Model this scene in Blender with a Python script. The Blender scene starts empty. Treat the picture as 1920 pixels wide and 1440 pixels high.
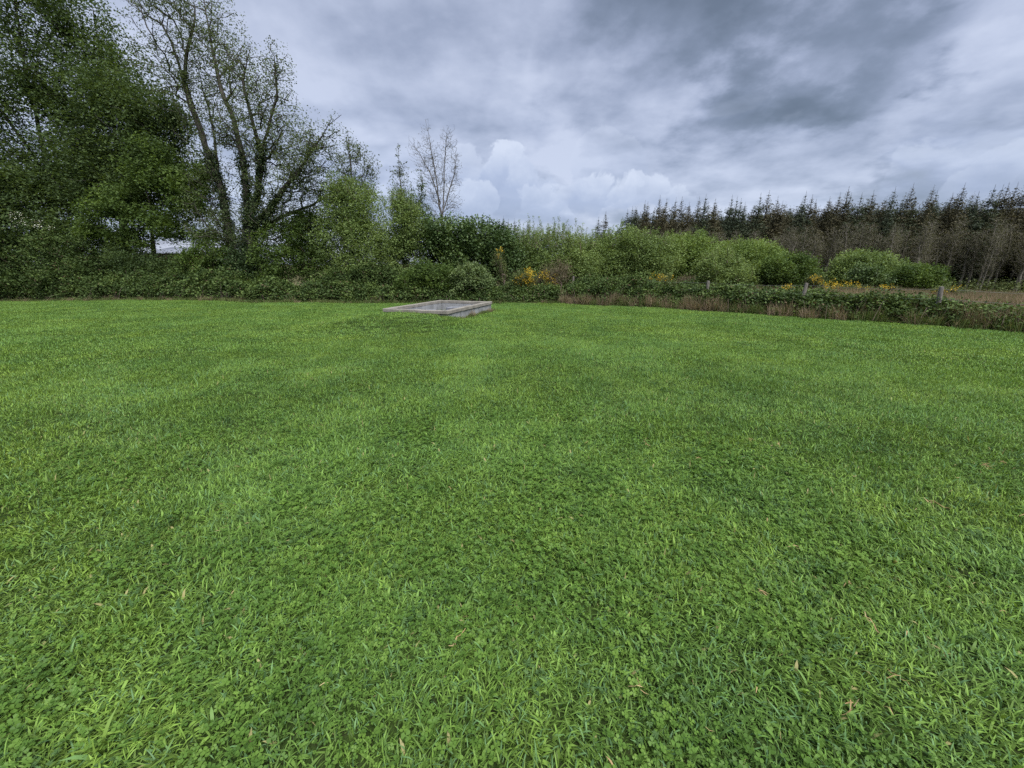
import bpy, math, random
import numpy as np
from mathutils import Vector, noise as mnoise
rng = np.random.default_rng(7); random.seed(7)
sc = bpy.context.scene
col = sc.collection
R = math.radians
PI = math.pi

# ------------------------------------------------------------------ camera
CAM_H, PITCH, FPX = 1.5, R(16.56), 723.0
cam_d = bpy.data.cameras.new('camera'); cam = bpy.data.objects.new('camera', cam_d); col.objects.link(cam)
cam_d.sensor_width = 36; cam_d.lens = FPX / 1920 * 36; cam_d.clip_start = 0.05; cam_d.clip_end = 3000
cam.location = (0, 0, CAM_H); cam.rotation_euler = (PI/2 - PITCH, 0, 0)
sc.camera = cam

def ray(px, py):
    dx, dy = px - 960, 720 - py
    return np.array([dx, FPX*math.cos(PITCH) + dy*math.sin(PITCH), dy*math.cos(PITCH) - FPX*math.sin(PITCH)])
def at(px, py, Y):
    r = ray(px, py); return np.array([r[0]/r[1]*Y, Y, CAM_H + r[2]/r[1]*Y])
def ground_at(px, py, z=0.0):
    r = ray(px, py); t = (z - CAM_H)/r[2]; return np.array([r[0]*t, r[1]*t, z])
def udir(px, py):
    r = ray(px, py); return r/np.linalg.norm(r)

# ------------------------------------------------------------------ view, exposure
sc.view_settings.view_transform = 'Standard'; sc.view_settings.look = 'None'
sc.view_settings.gamma = 1; sc.view_settings.use_curve_mapping = False
EXPO = 2.3
sc.view_settings.exposure = EXPO
SUN_EL, SUN_AZ = R(58), R(150)
sc.cycles.max_bounces = 6; sc.cycles.diffuse_bounces = 3; sc.cycles.glossy_bounces = 2
sc.cycles.transmission_bounces = 3; sc.cycles.transparent_max_bounces = 4
sc.cycles.use_denoising = False
sc.cycles.caustics_reflective = False; sc.cycles.caustics_refractive = False

class NT:
    def __init__(s, tree): s.t = tree; s.n = tree.nodes; s.l = tree.links
    def node(s, typ, **kw):
        n = s.n.new(typ)
        for k, v in kw.items():
            if k == 'ins':
                for i, x in v.items():
                    if isinstance(x, bpy.types.NodeSocket): s.l.new(x, n.inputs[i])
                    else: n.inputs[i].default_value = x
            else: setattr(n, k, v)
        return n
    def math(s, op, a, b=0.0, c=0.0, clamp=False):
        return s.node('ShaderNodeMath', operation=op, use_clamp=clamp, ins={0: a, 1: b, 2: c}).outputs[0]
    def vmath(s, op, a, b=(0, 0, 0)):
        n = s.node('ShaderNodeVectorMath', operation=op, ins={0: a, 1: b}); return n
    def mix(s, f, a, b, blend='MIX'):
        n = s.node('ShaderNodeMix', data_type='RGBA', blend_type=blend)
        for i, x in ((0, f), (6, a), (7, b)):
            if isinstance(x, bpy.types.NodeSocket): s.l.new(x, n.inputs[i])
            else: n.inputs[i].default_value = x if i == 0 else (tuple(x) + (1,))[:4]
        return n.outputs[2]
    def mapr(s, v, a, b, c=0.0, d=1.0, smooth=True):
        return s.node('ShaderNodeMapRange', interpolation_type='SMOOTHSTEP' if smooth else 'LINEAR',
                      ins={0: v, 1: a, 2: b, 3: c, 4: d}).outputs[0]
    def noise(s, vec, scale, detail=4, rough=0.5, dist=0.0):
        return s.node('ShaderNodeTexNoise', ins={'Vector': vec, 'Scale': scale, 'Detail': detail, 'Roughness': rough, 'Distortion': dist}).outputs[0]
    def ramp(s, f, pts):
        n = s.node('ShaderNodeValToRGB', ins={0: f}); e = n.color_ramp.elements
        while len(e) < len(pts): e.new(0.5)
        for i, (p, c) in enumerate(pts): e[i].position = p; e[i].color = tuple(c) + (1,)
        return n.outputs[0]

# ------------------------------------------------------------------ sky (overcast, layered clouds over a Nishita sky)
def lin(r, g, b):
    f = lambda c: (c/255/12.92) if c/255 <= 0.04045 else ((c/255+0.055)/1.055)**2.4
    return (f(r), f(g), f(b))
world = bpy.data.worlds.new("World"); sc.world = world; world.use_nodes = True
w = NT(world.node_tree); w.n.clear()
sky = w.node('ShaderNodeTexSky', sky_type='NISHITA', sun_disc=False, sun_elevation=SUN_EL, sun_rotation=SUN_AZ)
tc = w.node('ShaderNodeTexCoord').outputs['Generated']
nrm = w.vmath('NORMALIZE', tc).outputs[0]
sep = w.node('ShaderNodeSeparateXYZ', ins={0: nrm})
z = w.math('MAXIMUM', sep.outputs[2], 0.0)
zz = w.math('ADD', z, 0.26)
pu = w.math('DIVIDE', sep.outputs[0], zz); pv = w.math('DIVIDE', sep.outputs[1], zz)
plane = w.node('ShaderNodeCombineXYZ', ins={0: pu, 1: pv, 2: 3.1}).outputs[0]
shear = w.node('ShaderNodeMapping', ins={'Vector': plane, 'Rotation': (0, 0, R(-28)), 'Scale': (0.75, 1.25, 1)}).outputs[0]
n1 = w.noise(shear, 1.35, 9, 0.52, 0.15)
n2 = w.noise(plane, 3.6, 9, 0.56, 0.1)
dens = w.math('ADD', w.math('MULTIPLY', n1, 0.66), w.math('MULTIPLY', n2, 0.34))
dens = w.math('ADD', w.math('MULTIPLY', w.math('SUBTRACT', dens, 0.5), 0.9), 0.465)
warp = w.math('MULTIPLY', w.math('SUBTRACT', w.noise(plane, 1.7, 7, 0.55), 0.5), 0.075)
warp2 = w.math('MULTIPLY', w.math('SUBTRACT', w.noise(plane, 4.5, 6, 0.55), 0.5), 0.022)
wsum = w.math('ADD', warp, warp2)
def blob(px, py, r0, r1, amp):
    d = w.node('ShaderNodeVectorMath', operation='DOT_PRODUCT', ins={0: nrm, 1: tuple(udir(px, py))}).outputs['Value']
    d = w.math('ADD', d, wsum)
    return w.mapr(d, math.cos(R(r1)), math.cos(R(r0)), 0.0, amp)
# cloud masses, each fixed in its own direction of the sky
mass = None
for b in ((1230, 10, 3, 13, 0.17), (1400, 60, 4, 12.5, 0.27), (1570, 20, 4, 13, 0.25), (1330, -120, 6, 17, 0.24), (1120, 70, 2, 9, 0.10)):
    q_ = blob(*b); mass = q_ if mass is None else w.math('SMOOTH_MAX', mass, q_, 0.06)
dens = w.math('ADD', 0.465, w.math('MULTIPLY', w.math('SUBTRACT', dens, 0.465), w.math('SUBTRACT', 1.0, w.math('MULTIPLY', mass, 2.0))))
dens = w.math('ADD', dens, w.math('MULTIPLY', mass, 1.12))
for b in ((1640, 225, 2, 8, 0.05), (1870, 270, 2, 10, 0.10), (860, 110, 2, 13, 0.07), (1720, 330, 1, 7, 0.05), (700, 60, 2, 9, 0.03),
          (480, 60, 3, 24, -0.06), (1000, 200, 2, 8, -0.06), (900, 250, 2, 15, -0.05), (1200, 290, 2, 11, -0.06), (1850, 130, 1, 8, -0.08), (1500, 290, 2, 12, -0.05)):
    dens = w.math('ADD', dens, blob(*b))
# relief: the field compared with itself a step nearer the light, so billows get lit and shaded sides
def relief(scale, st, seed):
    o1 = w.vmath('ADD', plane, (0, 0, seed)).outputs[0]; o2 = w.vmath('ADD', plane, (-st*0.5, st, seed)).outputs[0]
    return w.math('SUBTRACT', w.noise(o1, scale, 7, 0.5, 0.1), w.noise(o2, scale, 7, 0.5, 0.1))
dens = w.math('ADD', dens, w.math('ADD', w.math('MULTIPLY', relief(2.0, 0.10, 4.0), 0.55), w.math('MULTIPLY', relief(5.0, 0.035, 9.0), 0.16)))
layer = w.ramp(dens, [(0.36, lin(200, 208, 229)), (0.46, lin(181, 190, 213)), (0.56, lin(156, 166, 190)), (0.66, lin(127, 138, 159)), (0.77, lin(104, 115, 132)), (0.95, lin(86, 96, 110))])
# cumulus heads low over the horizon: lit tops from comparing the field with itself a little higher up
az = w.math('ARCTAN2', sep.outputs[0], sep.outputs[1])
def cum(off):
    v = w.node('ShaderNodeCombineXYZ', ins={0: w.math('MULTIPLY', az, 3.4), 1: w.math('MULTIPLY', w.math('ADD', sep.outputs[2], off), 9.5), 2: 5.3}).outputs[0]
    a = w.noise(v, 1.0, 7, 0.5, 0.25)
    return a
c0, c1 = cum(0.0), cum(0.028)
heads = w.mapr(c0, 0.46, 0.56)
lit = w.mapr(w.math('SUBTRACT', c0, c1), -0.06, 0.10)
ccol = w.ramp(lit, [(0.0, lin(138, 151, 184)), (0.5, lin(168, 180, 211)), (1.0, lin(206, 216, 240))])
band = w.math('MULTIPLY', w.mapr(sep.outputs[2], 0.36, 0.12), heads)
c = w.mix(w.math('MULTIPLY', band, 0.55), layer, ccol)
# particular cumulus heads standing above the hedge: crisp lit top, grey base
hw = w.math('MULTIPLY', w.math('SUBTRACT', w.noise(nrm, 11.0, 6, 0.55, 0.2), 0.5), 0.0105)
hs = w.math('MULTIPLY', w.math('SUBTRACT', w.noise(nrm, 16.0, 6, 0.6, 0.2), 0.5), 1.5)
for (px, py, rad_, am) in ((1140, 325, 5.0, .22), (1760, 340, 4.0, .3), (1890, 345, 4.0, .4), (870, 345, 4.5, .55), (955, 345, 4.6, .9), (920, 320, 2.6, .7), (1010, 350, 2.8, .6), (1060, 372, 2.4, .6), (1110, 368, 2.8, .8), (1165, 380, 2.2, .6), (1215, 374, 2.8, .65), (1290, 380, 2.4, .5), (1000, 385, 3.4, .6), (880, 392, 4.0, .6)):
    u_ = udir(px, py)
    d = w.node('ShaderNodeVectorMath', operation='DOT_PRODUCT', ins={0: nrm, 1: tuple(u_)}).outputs['Value']
    d = w.math('ADD', d, hw); e_ = math.cos(R(rad_))
    v_ = w.math('ADD', w.math('DIVIDE', w.math('SUBTRACT', sep.outputs[2], float(u_[2])), math.sin(R(rad_))), hs)
    hc = w.ramp(w.mapr(v_, -1.0, 0.9, 0, 1, False), [(0.0, lin(146, 158, 188)), (0.45, lin(168, 180, 209)), (1.0, lin(214, 222, 240))])
    f_ = w.math('MULTIPLY', w.mapr(d, e_, e_ + 0.0006), w.mapr(v_, -1.3, -0.2, 0, am))
    c = w.mix(f_, c, hc)
bg1 = w.node('ShaderNodeBackground', ins={0: sky.outputs[0], 1: 0.08})
bg2 = w.node('ShaderNodeBackground', ins={0: c, 1: 1.0/2**EXPO})
mixs = w.node('ShaderNodeMixShader', ins={0: 0.94, 1: bg1.outputs[0], 2: bg2.outputs[0]})
w.node('ShaderNodeOutputWorld', ins={0: mixs.outputs[0]})

sun_d = bpy.data.lights.new('sun', 'SUN'); sun = bpy.data.objects.new('sun', sun_d); col.objects.link(sun)
sun_d.energy = 1.5; sun_d.angle = R(50); sun_d.color = (1.0, 0.965, 0.92)
sd = Vector((math.sin(SUN_AZ)*math.cos(SUN_EL), math.cos(SUN_AZ)*math.cos(SUN_EL), math.sin(SUN_EL)))
sun.rotation_euler = sd.to_track_quat('Z', 'Y').to_euler(); sun.location = (0, -5, 30)

# ------------------------------------------------------------------ helpers: meshes and objects
def mesh(name, V, faces, mat, attrs=None, smooth=False, mats=None, midx=None):
    V = np.asarray(V, np.float32)
    me = bpy.data.meshes.new(name)
    me.vertices.add(len(V)); me.vertices.foreach_set('co', V.ravel())
    fs = [np.asarray(f, np.int32) for f in faces if len(f)]
    if fs:
        tot = np.concatenate([np.full(len(f), f.shape[1], np.int32) for f in fs])
        lv = np.concatenate([f.ravel() for f in fs])
        me.loops.add(len(lv)); me.loops.foreach_set('vertex_index', lv)
        me.polygons.add(len(tot)); me.polygons.foreach_set('loop_start', np.concatenate([[0], np.cumsum(tot)[:-1]]).astype(np.int32))
        if smooth: me.polygons.foreach_set('use_smooth', np.ones(len(tot), bool))
    for m in (mats or [mat]): me.materials.append(m)
    if midx is not None: me.polygons.foreach_set('material_index', np.asarray(midx, np.int32))
    for k, a in (attrs or {}).items():
        at_ = me.attributes.new(k, 'FLOAT', 'FACE'); at_.data.foreach_set('value', np.asarray(a, np.float32))
    me.update(calc_edges=True)
    return me
def link(name, me, parent=None, loc=(0, 0, 0)):
    o = bpy.data.objects.new(name, me); col.objects.link(o)
    if parent is not None: o.parent = parent
    o.location = loc
    return o
def tag(o, label=None, cat=None, group=None, kind=None):
    if label: o['label'] = label
    if cat: o['category'] = cat
    if group: o['group'] = group
    if kind: o['kind'] = kind
    return o
def thing(name, label, cat, loc=(0, 0, 0), group=None):
    o = bpy.data.objects.new(name, None); col.objects.link(o); o.location = loc
    o.empty_display_size = 0.3
    return tag(o, label, cat, group)
def dup(root, loc, rz, s, label=None):
    r = root.copy(); col.objects.link(r); r.location = loc; r.rotation_euler = (0, 0, rz)
    r.scale = (s, s, s) if np.isscalar(s) else s
    if label: r['label'] = label
    for ch in list(root.children):
        k = ch.copy(); col.objects.link(k); k.parent = r
    return r
def scatter(name, pts, rots, scales, idx, sources, label, cat=None, kind='stuff'):
    """one stuff object: instances of the source meshes on computed points"""
    me = bpy.data.meshes.new(name); n = len(pts)
    me.vertices.add(n); me.vertices.foreach_set('co', np.asarray(pts, np.float32).ravel())
    a = me.attributes.new('rot', 'FLOAT_VECTOR', 'POINT'); a.data.foreach_set('vector', np.asarray(rots, np.float32).ravel())
    a = me.attributes.new('scl', 'FLOAT_VECTOR', 'POINT'); a.data.foreach_set('vector', np.asarray(scales, np.float32).ravel())
    a = me.attributes.new('pick', 'INT', 'POINT'); a.data.foreach_set('value', np.asarray(idx, np.int32))
    me.update()
    o = link(name, me)
    c_ = bpy.data.collections.new(name + '_sources')
    for i, m in enumerate(sources):
        c_.objects.link(bpy.data.objects.new('%s_source_%03d' % (name, i), m))
    g = bpy.data.node_groups.new(name, 'GeometryNodeTree')
    g.interface.new_socket('Geometry', in_out='INPUT', socket_type='NodeSocketGeometry')
    g.interface.new_socket('Geometry', in_out='OUTPUT', socket_type='NodeSocketGeometry')
    N = NT(g)
    gi = N.node('NodeGroupInput'); go = N.node('NodeGroupOutput')
    ci = N.node('GeometryNodeCollectionInfo'); ci.inputs['Collection'].default_value = c_
    ci.inputs['Separate Children'].default_value = True; ci.inputs['Reset Children'].default_value = True
    def na(nm, t):
        q = N.node('GeometryNodeInputNamedAttribute', data_type=t); q.inputs['Name'].default_value = nm; return q.outputs[0]
    ip = N.node('GeometryNodeInstanceOnPoints'); ip.inputs['Pick Instance'].default_value = True
    N.l.new(gi.outputs[0], ip.inputs['Points']); N.l.new(ci.outputs[0], ip.inputs['Instance'])
    N.l.new(na('pick', 'INT'), ip.inputs['Instance Index'])
    N.l.new(na('rot', 'FLOAT_VECTOR'), ip.inputs['Rotation']); N.l.new(na('scl', 'FLOAT_VECTOR'), ip.inputs['Scale'])
    N.l.new(ip.outputs[0], go.inputs[0])
    md = o.modifiers.new('scatter', 'NODES'); md.node_group = g
    return tag(o, label, cat, None, kind)

# ------------------------------------------------------------------ materials
def material(name):
    m = bpy.data.materials.new(name); m.use_nodes = True; t = NT(m.node_tree)
    return m, t, t.n['Principled BSDF'], t.n['Material Output']
def leaf_mat(name, dark, mid, light, trans=0.35, rough=0.6, pos_scale=0.6, spec=0.14, odd=None, odd_at=0.93):
    m, t, p, out = material(name)
    tone = t.node('ShaderNodeAttribute', attribute_name='tone').outputs['Fac']
    cl = t.node('ShaderNodeAttribute', attribute_name='clump').outputs['Fac']
    pos = t.node('ShaderNodeNewGeometry').outputs['Position']
    nz = t.noise(pos, pos_scale, 4, 0.6)
    f = t.math('ADD', t.math('MULTIPLY', tone, 0.22), t.math('ADD', t.math('MULTIPLY', cl, 0.40), t.math('MULTIPLY', t.mapr(nz, 0.3, 0.7, 0, 1), 0.42)))
    c_ = t.ramp(f, [(0.1, dark), (0.5, mid), (0.92, light)])
    if odd is not None:
        c_ = t.mix(t.mapr(tone, odd_at, odd_at+0.01), c_, odd)
    t.l.new(c_, p.inputs['Base Color']); p.inputs['Roughness'].default_value = rough
    p.inputs['Specular IOR Level'].default_value = spec
    tr = t.node('ShaderNodeBsdfTranslucent', ins={0: t.mix(1.0, c_, (1.15, 1.1, 0.55), 'MULTIPLY')})
    mx = t.node('ShaderNodeMixShader', ins={0: trans, 1: p.outputs[0], 2: tr.outputs[0]})
    t.l.new(mx.outputs[0], out.inputs[0])
    return m
def bark_mat(name, a, b, scale=6, stretch=0.25):
    m, t, p, out = material(name)
    pos = t.node('ShaderNodeTexCoord').outputs['Object']
    v = t.node('ShaderNodeMapping', ins={'Vector': pos, 'Scale': (1, 1, stretch)}).outputs[0]
    nz = t.noise(v, scale, 6, 0.65)
    c_ = t.ramp(nz, [(0.35, a), (0.65, b)])
    t.l.new(c_, p.inputs['Base Color']); p.inputs['Roughness'].default_value = 0.9
    bp = t.node('ShaderNodeBump', ins={'Height': nz, 'Strength': 0.6, 'Distance': 0.02}); t.l.new(bp.outputs[0], p.inputs['Normal'])
    return m

# grass: hue drifts over the lawn in world position, so patches and mowing swaths show
def grass_mat(name, base_shift=1.0):
    m, t, p, out = material(name)
    tone = t.node('ShaderNodeAttribute', attribute_name='tone').outputs['Fac']
    hgt = t.node('ShaderNodeAttribute', attribute_name='clump').outputs['Fac']
    pos = t.node('ShaderNodeNewGeometry').outputs['Position']
    big = t.mapr(t.noise(pos, 0.33, 3, 0.55, 0.4), 0.34, 0.66)
    med = t.mapr(t.noise(pos, 1.5, 4, 0.6, 0.3), 0.32, 0.68)
    v2 = t.node('ShaderNodeMapping', ins={'Vector': pos, 'Rotation': (0, 0, R(24)), 'Scale': (0.22, 1.1, 1)}).outputs[0]
    sw = t.mapr(t.noise(v2, 0.9, 3, 0.5), 0.36, 0.64)
    a = t.mix(big, (0.093*base_shift, 0.176*base_shift, 0.036*base_shift), (0.163*base_shift, 0.255*base_shift, 0.044*base_shift))
    b = t.mix(med, (0.078*base_shift, 0.155*base_shift, 0.040*base_shift), (0.163*base_shift, 0.255*base_shift, 0.044*base_shift))
    c_ = t.mix(0.5, a, b)
    c_ = t.mix(t.math('MULTIPLY', sw, 0.4), c_, (0.135, 0.250, 0.055))
    v = t.mapr(tone, 0.0, 1.0, 0.48, 1.6, False)
    c_ = t.mix(1.0, c_, t.node('ShaderNodeCombineColor', ins={0: v, 1: v, 2: v}).outputs[0], 'MULTIPLY')
    # a few blue-green and a few straw blades
    c_ = t.mix(t.mapr(hgt, 0.86, 0.88, 0, 0.65), c_, (0.115, 0.23, 0.11))
    c_ = t.mix(t.mapr(hgt, 0.985, 0.99, 0, 0.9), c_, (0.30, 0.27, 0.12))
    t.l.new(c_, p.inputs['Base Color']); p.inputs['Roughness'].default_value = 0.5
    p.inputs['Specular IOR Level'].default_value = 0.16
    tr = t.node('ShaderNodeBsdfTranslucent', ins={0: t.mix(1.0, c_, (1.2, 1.15, 0.6), 'MULTIPLY')})
    mx = t.node('ShaderNodeMixShader', ins={0: 0.30, 1: p.outputs[0], 2: tr.outputs[0]})
    t.l.new(mx.outputs[0], out.inputs[0])
    return m
M = {}
M['grass'] = grass_mat('grass_blades', 0.96)
M['clover'] = leaf_mat('clover_leaf', (0.045, 0.095, 0.020), (0.078, 0.155, 0.028), (0.130, 0.225, 0.040), 0.3, 0.45, 3.0)
M['herb'] = leaf_mat('dark_herb_leaf', (0.035, 0.075, 0.022), (0.058, 0.115, 0.034), (0.095, 0.165, 0.055), 0.25, 0.5, 3.0)
M['straw'] = leaf_mat('dead_straw', (0.22, 0.15, 0.07), (0.38, 0.27, 0.14), (0.52, 0.42, 0.24), 0.2, 0.7, 3.0)
M['ash'] = leaf_mat('dark_tree_leaf', (0.032, 0.054, 0.022), (0.060, 0.096, 0.035), (0.108, 0.158, 0.052), 0.38, 0.6, 0.6)
M['hawthorn'] = leaf_mat('hawthorn_leaf', (0.036, 0.064, 0.020), (0.064, 0.106, 0.028), (0.115, 0.175, 0.038), 0.34, 0.6, 0.7)
M['alder'] = leaf_mat('alder_leaf', (0.050, 0.072, 0.034), (0.080, 0.112, 0.048), (0.125, 0.165, 0.068), 0.32, 0.5, 0.5)
M['ivy'] = leaf_mat('ivy_leaf', (0.018, 0.036, 0.014), (0.030, 0.056, 0.019), (0.055, 0.088, 0.028), 0.15, 0.55, 1.0, 0.25)
M['willow'] = leaf_mat('willow_leaf', (0.078, 0.122, 0.042), (0.138, 0.200, 0.066), (0.200, 0.272, 0.092), 0.34, 0.5, 0.45)
M['willow_bright'] = leaf_mat('fresh_willow_leaf', (0.078, 0.124, 0.036), (0.132, 0.200, 0.056), (0.192, 0.268, 0.080), 0.36, 0.5, 0.45)
M['laurel'] = leaf_mat('laurel_leaf', (0.030, 0.058, 0.020), (0.052, 0.092, 0.028), (0.100, 0.150, 0.040), 0.2, 0.55, 0.7, 0.25)
M['pale'] = leaf_mat('pale_shrub_leaf', (0.070, 0.108, 0.044), (0.120, 0.172, 0.070), (0.190, 0.250, 0.105), 0.3, 0.5, 0.8)
M['bramble'] = leaf_mat('bramble_leaf', (0.026, 0.046, 0.017), (0.052, 0.086, 0.026), (0.110, 0.160, 0.044), 0.22, 0.6, 1.3, 0.14, odd=(0.10, 0.075, 0.045), odd_at=0.97)
M['rust'] = leaf_mat('rusty_dead_leaf', (0.058, 0.056, 0.032), (0.098, 0.086, 0.052), (0.150, 0.128, 0.082), 0.2, 0.7, 1.0)
M['gorse_green'] = leaf_mat('gorse_green', (0.040, 0.060, 0.024), (0.075, 0.100, 0.036), (0.120, 0.145, 0.050), 0.2, 0.6, 1.0)
M['gorse_yellow'] = leaf_mat('gorse_flower', (0.30, 0.20, 0.018), (0.45, 0.32, 0.025), (0.58, 0.43, 0.05), 0.25, 0.6, 2.0)
M['blossom'] = leaf_mat('white_blossom', (0.42, 0.45, 0.38), (0.58, 0.60, 0.52), (0.72, 0.73, 0.66), 0.3, 0.6, 2.0)
M['spruce'] = leaf_mat('spruce_needle', (0.024, 0.038, 0.024), (0.040, 0.055, 0.032), (0.066, 0.078, 0.040), 0.12, 0.6, 0.25)
M['spruce_brown'] = leaf_mat('brownish_spruce_needle', (0.032, 0.036, 0.022), (0.058, 0.056, 0.032), (0.090, 0.080, 0.042), 0.12, 0.6, 0.25)
M['bare_leaf'] = leaf_mat('budding_leaf', (0.055, 0.058, 0.032), (0.085, 0.088, 0.048), (0.125, 0.130, 0.066), 0.3, 0.6, 0.4)
M['rush'] = leaf_mat('dry_rush', (0.115, 0.088, 0.056), (0.205, 0.158, 0.108), (0.310, 0.245, 0.170), 0.25, 0.7, 0.35, odd=(0.085, 0.115, 0.040), odd_at=0.80)
M['tall_grass'] = leaf_mat('uncut_grass', (0.048, 0.075, 0.024), (0.088, 0.130, 0.038), (0.155, 0.180, 0.070), 0.3, 0.6, 0.8, odd=(0.24, 0.20, 0.12), odd_at=0.86)
M['bark_dark'] = bark_mat('dark_bark', (0.018, 0.016, 0.013), (0.050, 0.044, 0.036))
M['bark_grey'] = bark_mat('grey_bark', (0.040, 0.036, 0.030), (0.095, 0.086, 0.072))
M['bark_birch'] = bark_mat('birch_bark', (0.045, 0.043, 0.042), (0.15, 0.145, 0.142), 5, 1.2)
M['bark_far'] = bark_mat('pale_far_bark', (0.070, 0.064, 0.050), (0.150, 0.138, 0.112))
M['bark_brown'] = bark_mat('brown_twig_bark', (0.085, 0.060, 0.048), (0.16, 0.12, 0.10))

def ground_mat(name, c1, c2, c3, scale=2.0):
    m, t, p, out = material(name)
    pos = t.node('ShaderNodeNewGeometry').outputs['Position']
    a = t.noise(pos, scale, 8, 0.65); b = t.noise(pos, scale*9, 6, 0.6)
    c_ = t.mix(t.mapr(a, 0.35, 0.65), c1, c2); c_ = t.mix(t.mapr(b, 0.45, 0.7, 0, 0.8), c_, c3)
    t.l.new(c_, p.inputs['Base Color']); p.inputs['Roughness'].default_value = 1.0; p.inputs['Specular IOR Level'].default_value = 0.03
    bp = t.node('ShaderNodeBump', ins={'Height': b, 'Strength': 0.8, 'Distance': 0.03}); t.l.new(bp.outputs[0], p.inputs['Normal'])
    return m
M['turf_soil'] = ground_mat('turf_floor', (0.020, 0.036, 0.010), (0.034, 0.058, 0.014), (0.024, 0.028, 0.012), 3)
M['field'] = ground_mat('rough_field', (0.075, 0.085, 0.035), (0.100, 0.085, 0.050), (0.050, 0.050, 0.025), 1)
def concrete_mat(name, a, b, stain, streak=1.0):
    m, t, p, out = material(name)
    oc = t.node('ShaderNodeTexCoord').outputs['Object']
    n_ = t.noise(oc, 4, 8, 0.65); fine = t.noise(oc, 60, 4, 0.6)
    sv = t.node('ShaderNodeMapping', ins={'Vector': oc, 'Scale': (9, 9, 0.9)}).outputs[0]
    st = t.noise(sv, 1.0, 6, 0.65)
    c_ = t.mix(t.mapr(n_, 0.35, 0.65), a, b)
    c_ = t.mix(t.mapr(st, 0.55, 0.68, 0, 0.75*streak), c_, stain)
    c_ = t.mix(t.mapr(fine, 0.5, 0.75, 0, 0.3), c_, stain)
    t.l.new(c_, p.inputs['Base Color']); p.inputs['Roughness'].default_value = 0.9
    bp = t.node('ShaderNodeBump', ins={'Height': fine, 'Strength': 0.4, 'Distance': 0.01}); t.l.new(bp.outputs[0], p.inputs['Normal'])
    return m
M['cap'] = concrete_mat('weathered_concrete_cap', (0.14, 0.132, 0.115), (0.215, 0.203, 0.178), (0.12, 0.11, 0.09), 0.5)
M['wall'] = concrete_mat('pale_stained_concrete', (0.17, 0.18, 0.19), (0.25, 0.26, 0.27), (0.08, 0.08, 0.075), 1.0)
M['wall_in'] = concrete_mat('inner_concrete', (0.24, 0.235, 0.23), (0.36, 0.35, 0.34), (0.10, 0.10, 0.10), 0.9)
M['blue_stain'] = concrete_mat('bluish_damp_concrete', (0.10, 0.11, 0.13), (0.17, 0.18, 0.205), (0.04, 0.045, 0.055), 1.0)
M['post'] = bark_mat('weathered_post_wood', (0.10, 0.09, 0.078), (0.21, 0.195, 0.175), 8, 0.12)
M['wire'] = material('galvanised_wire')[0]; M['wire'].node_tree.nodes['Principled BSDF'].inputs['Base Color'].default_value = (.16, .16, .16, 1)
M['wire'].node_tree.nodes['Principled BSDF'].inputs['Metallic'].default_value = 0.6
M['slate'] = concrete_mat('blue_grey_roof', (0.17, 0.19, 0.235), (0.22, 0.24, 0.29), (0.12, 0.13, 0.16), 0.4)
M['render'] = concrete_mat('white_house_wall', (0.60, 0.60, 0.60), (0.74, 0.74, 0.73), (0.4, 0.4, 0.38), 0.3)
M['brickish'] = concrete_mat('brown_shed_wall', (0.16, 0.09, 0.06), (0.22, 0.13, 0.085), (0.08, 0.05, 0.04), 0.4)
M['glass'] = material('window_glass')[0]
_p = M['glass'].node_tree.nodes['Principled BSDF']; _p.inputs['Base Color'].default_value = (.03, .035, .04, 1); _p.inputs['Roughness'].default_value = 0.08
M['stone'] = concrete_mat('pale_stone', (0.50, 0.49, 0.45), (0.62, 0.61, 0.57), (0.3, 0.3, 0.26), 0.3)

# ------------------------------------------------------------------ terrain
EDGE_PX = [(-900, 535), (0, 553), (250, 560.5), (480, 567.5), (640, 569), (930, 570), (1050, 569), (1284, 581), (1450, 591.5), (1696, 609), (1920, 625.5)]
EDGE = np.array([ground_at(*q)[:2] for q in EDGE_PX])
_d = EDGE[-1] - EDGE[-2]; _d /= np.linalg.norm(_d)
EDGE = np.vstack([EDGE, EDGE[-1] + _d*26])
def edge_dist(P):
    """signed distance beyond the lawn's far edge (positive outside the lawn)"""
    P = np.atleast_2d(P); best = np.full(len(P), 1e9); sg = np.ones(len(P))
    for a, b in zip(EDGE[:-1], EDGE[1:]):
        ab = b - a; t = np.clip(((P - a) @ ab)/(ab @ ab), 0, 1)
        q = a + t[:, None]*ab; d = np.linalg.norm(P - q, axis=1)
        cr = ab[0]*(P[:, 1]-a[1]) - ab[1]*(P[:, 0]-a[0])
        m_ = d < best; best[m_] = d[m_]; sg[m_] = np.where(cr[m_] > 0, 1, -1)
    return best*sg
def gz(x, y):
    x = np.asarray(x, float); y = np.asarray(y, float)
    z_ = 0.012*np.sin(1.3*x+0.4*y+1) + 0.010*np.sin(0.7*x-1.7*y) + 0.008*np.sin(2.9*x+2.1*y+2)
    z_ = z_ + 0.30*np.exp(-(((x+3.3)/1.75)**2 + ((y-10.7)/1.25)**2)**1.3)
    far = np.maximum(0, np.hypot(x, y) - 26)
    z_ = z_ - 0.032*np.minimum(far, 40) + 0.004*np.maximum(0, far-60)
    return z_
# tank footprint
TA, TB = ground_at(838, 583, 0.34)[:2], ground_at(725, 577.5, 0.34)[:2]
TL = np.linalg.norm(TB - TA)
_c, _e = ground_at(920, 565, 0.34)[:2], ground_at(830.6, 562.3, 0.34)[:2]
TVv = (_c - TA) + (_e - TB); TVv /= np.linalg.norm(TVv); TU = np.array([-TVv[1], TVv[0]])
TW = 3.65
def in_tank(P, m_):
    q = P - TA; u = q @ TU; v = q @ TVv
    return (u > -m_) & (u < TL+m_) & (v > -m_) & (v < TW+m_)

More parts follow.
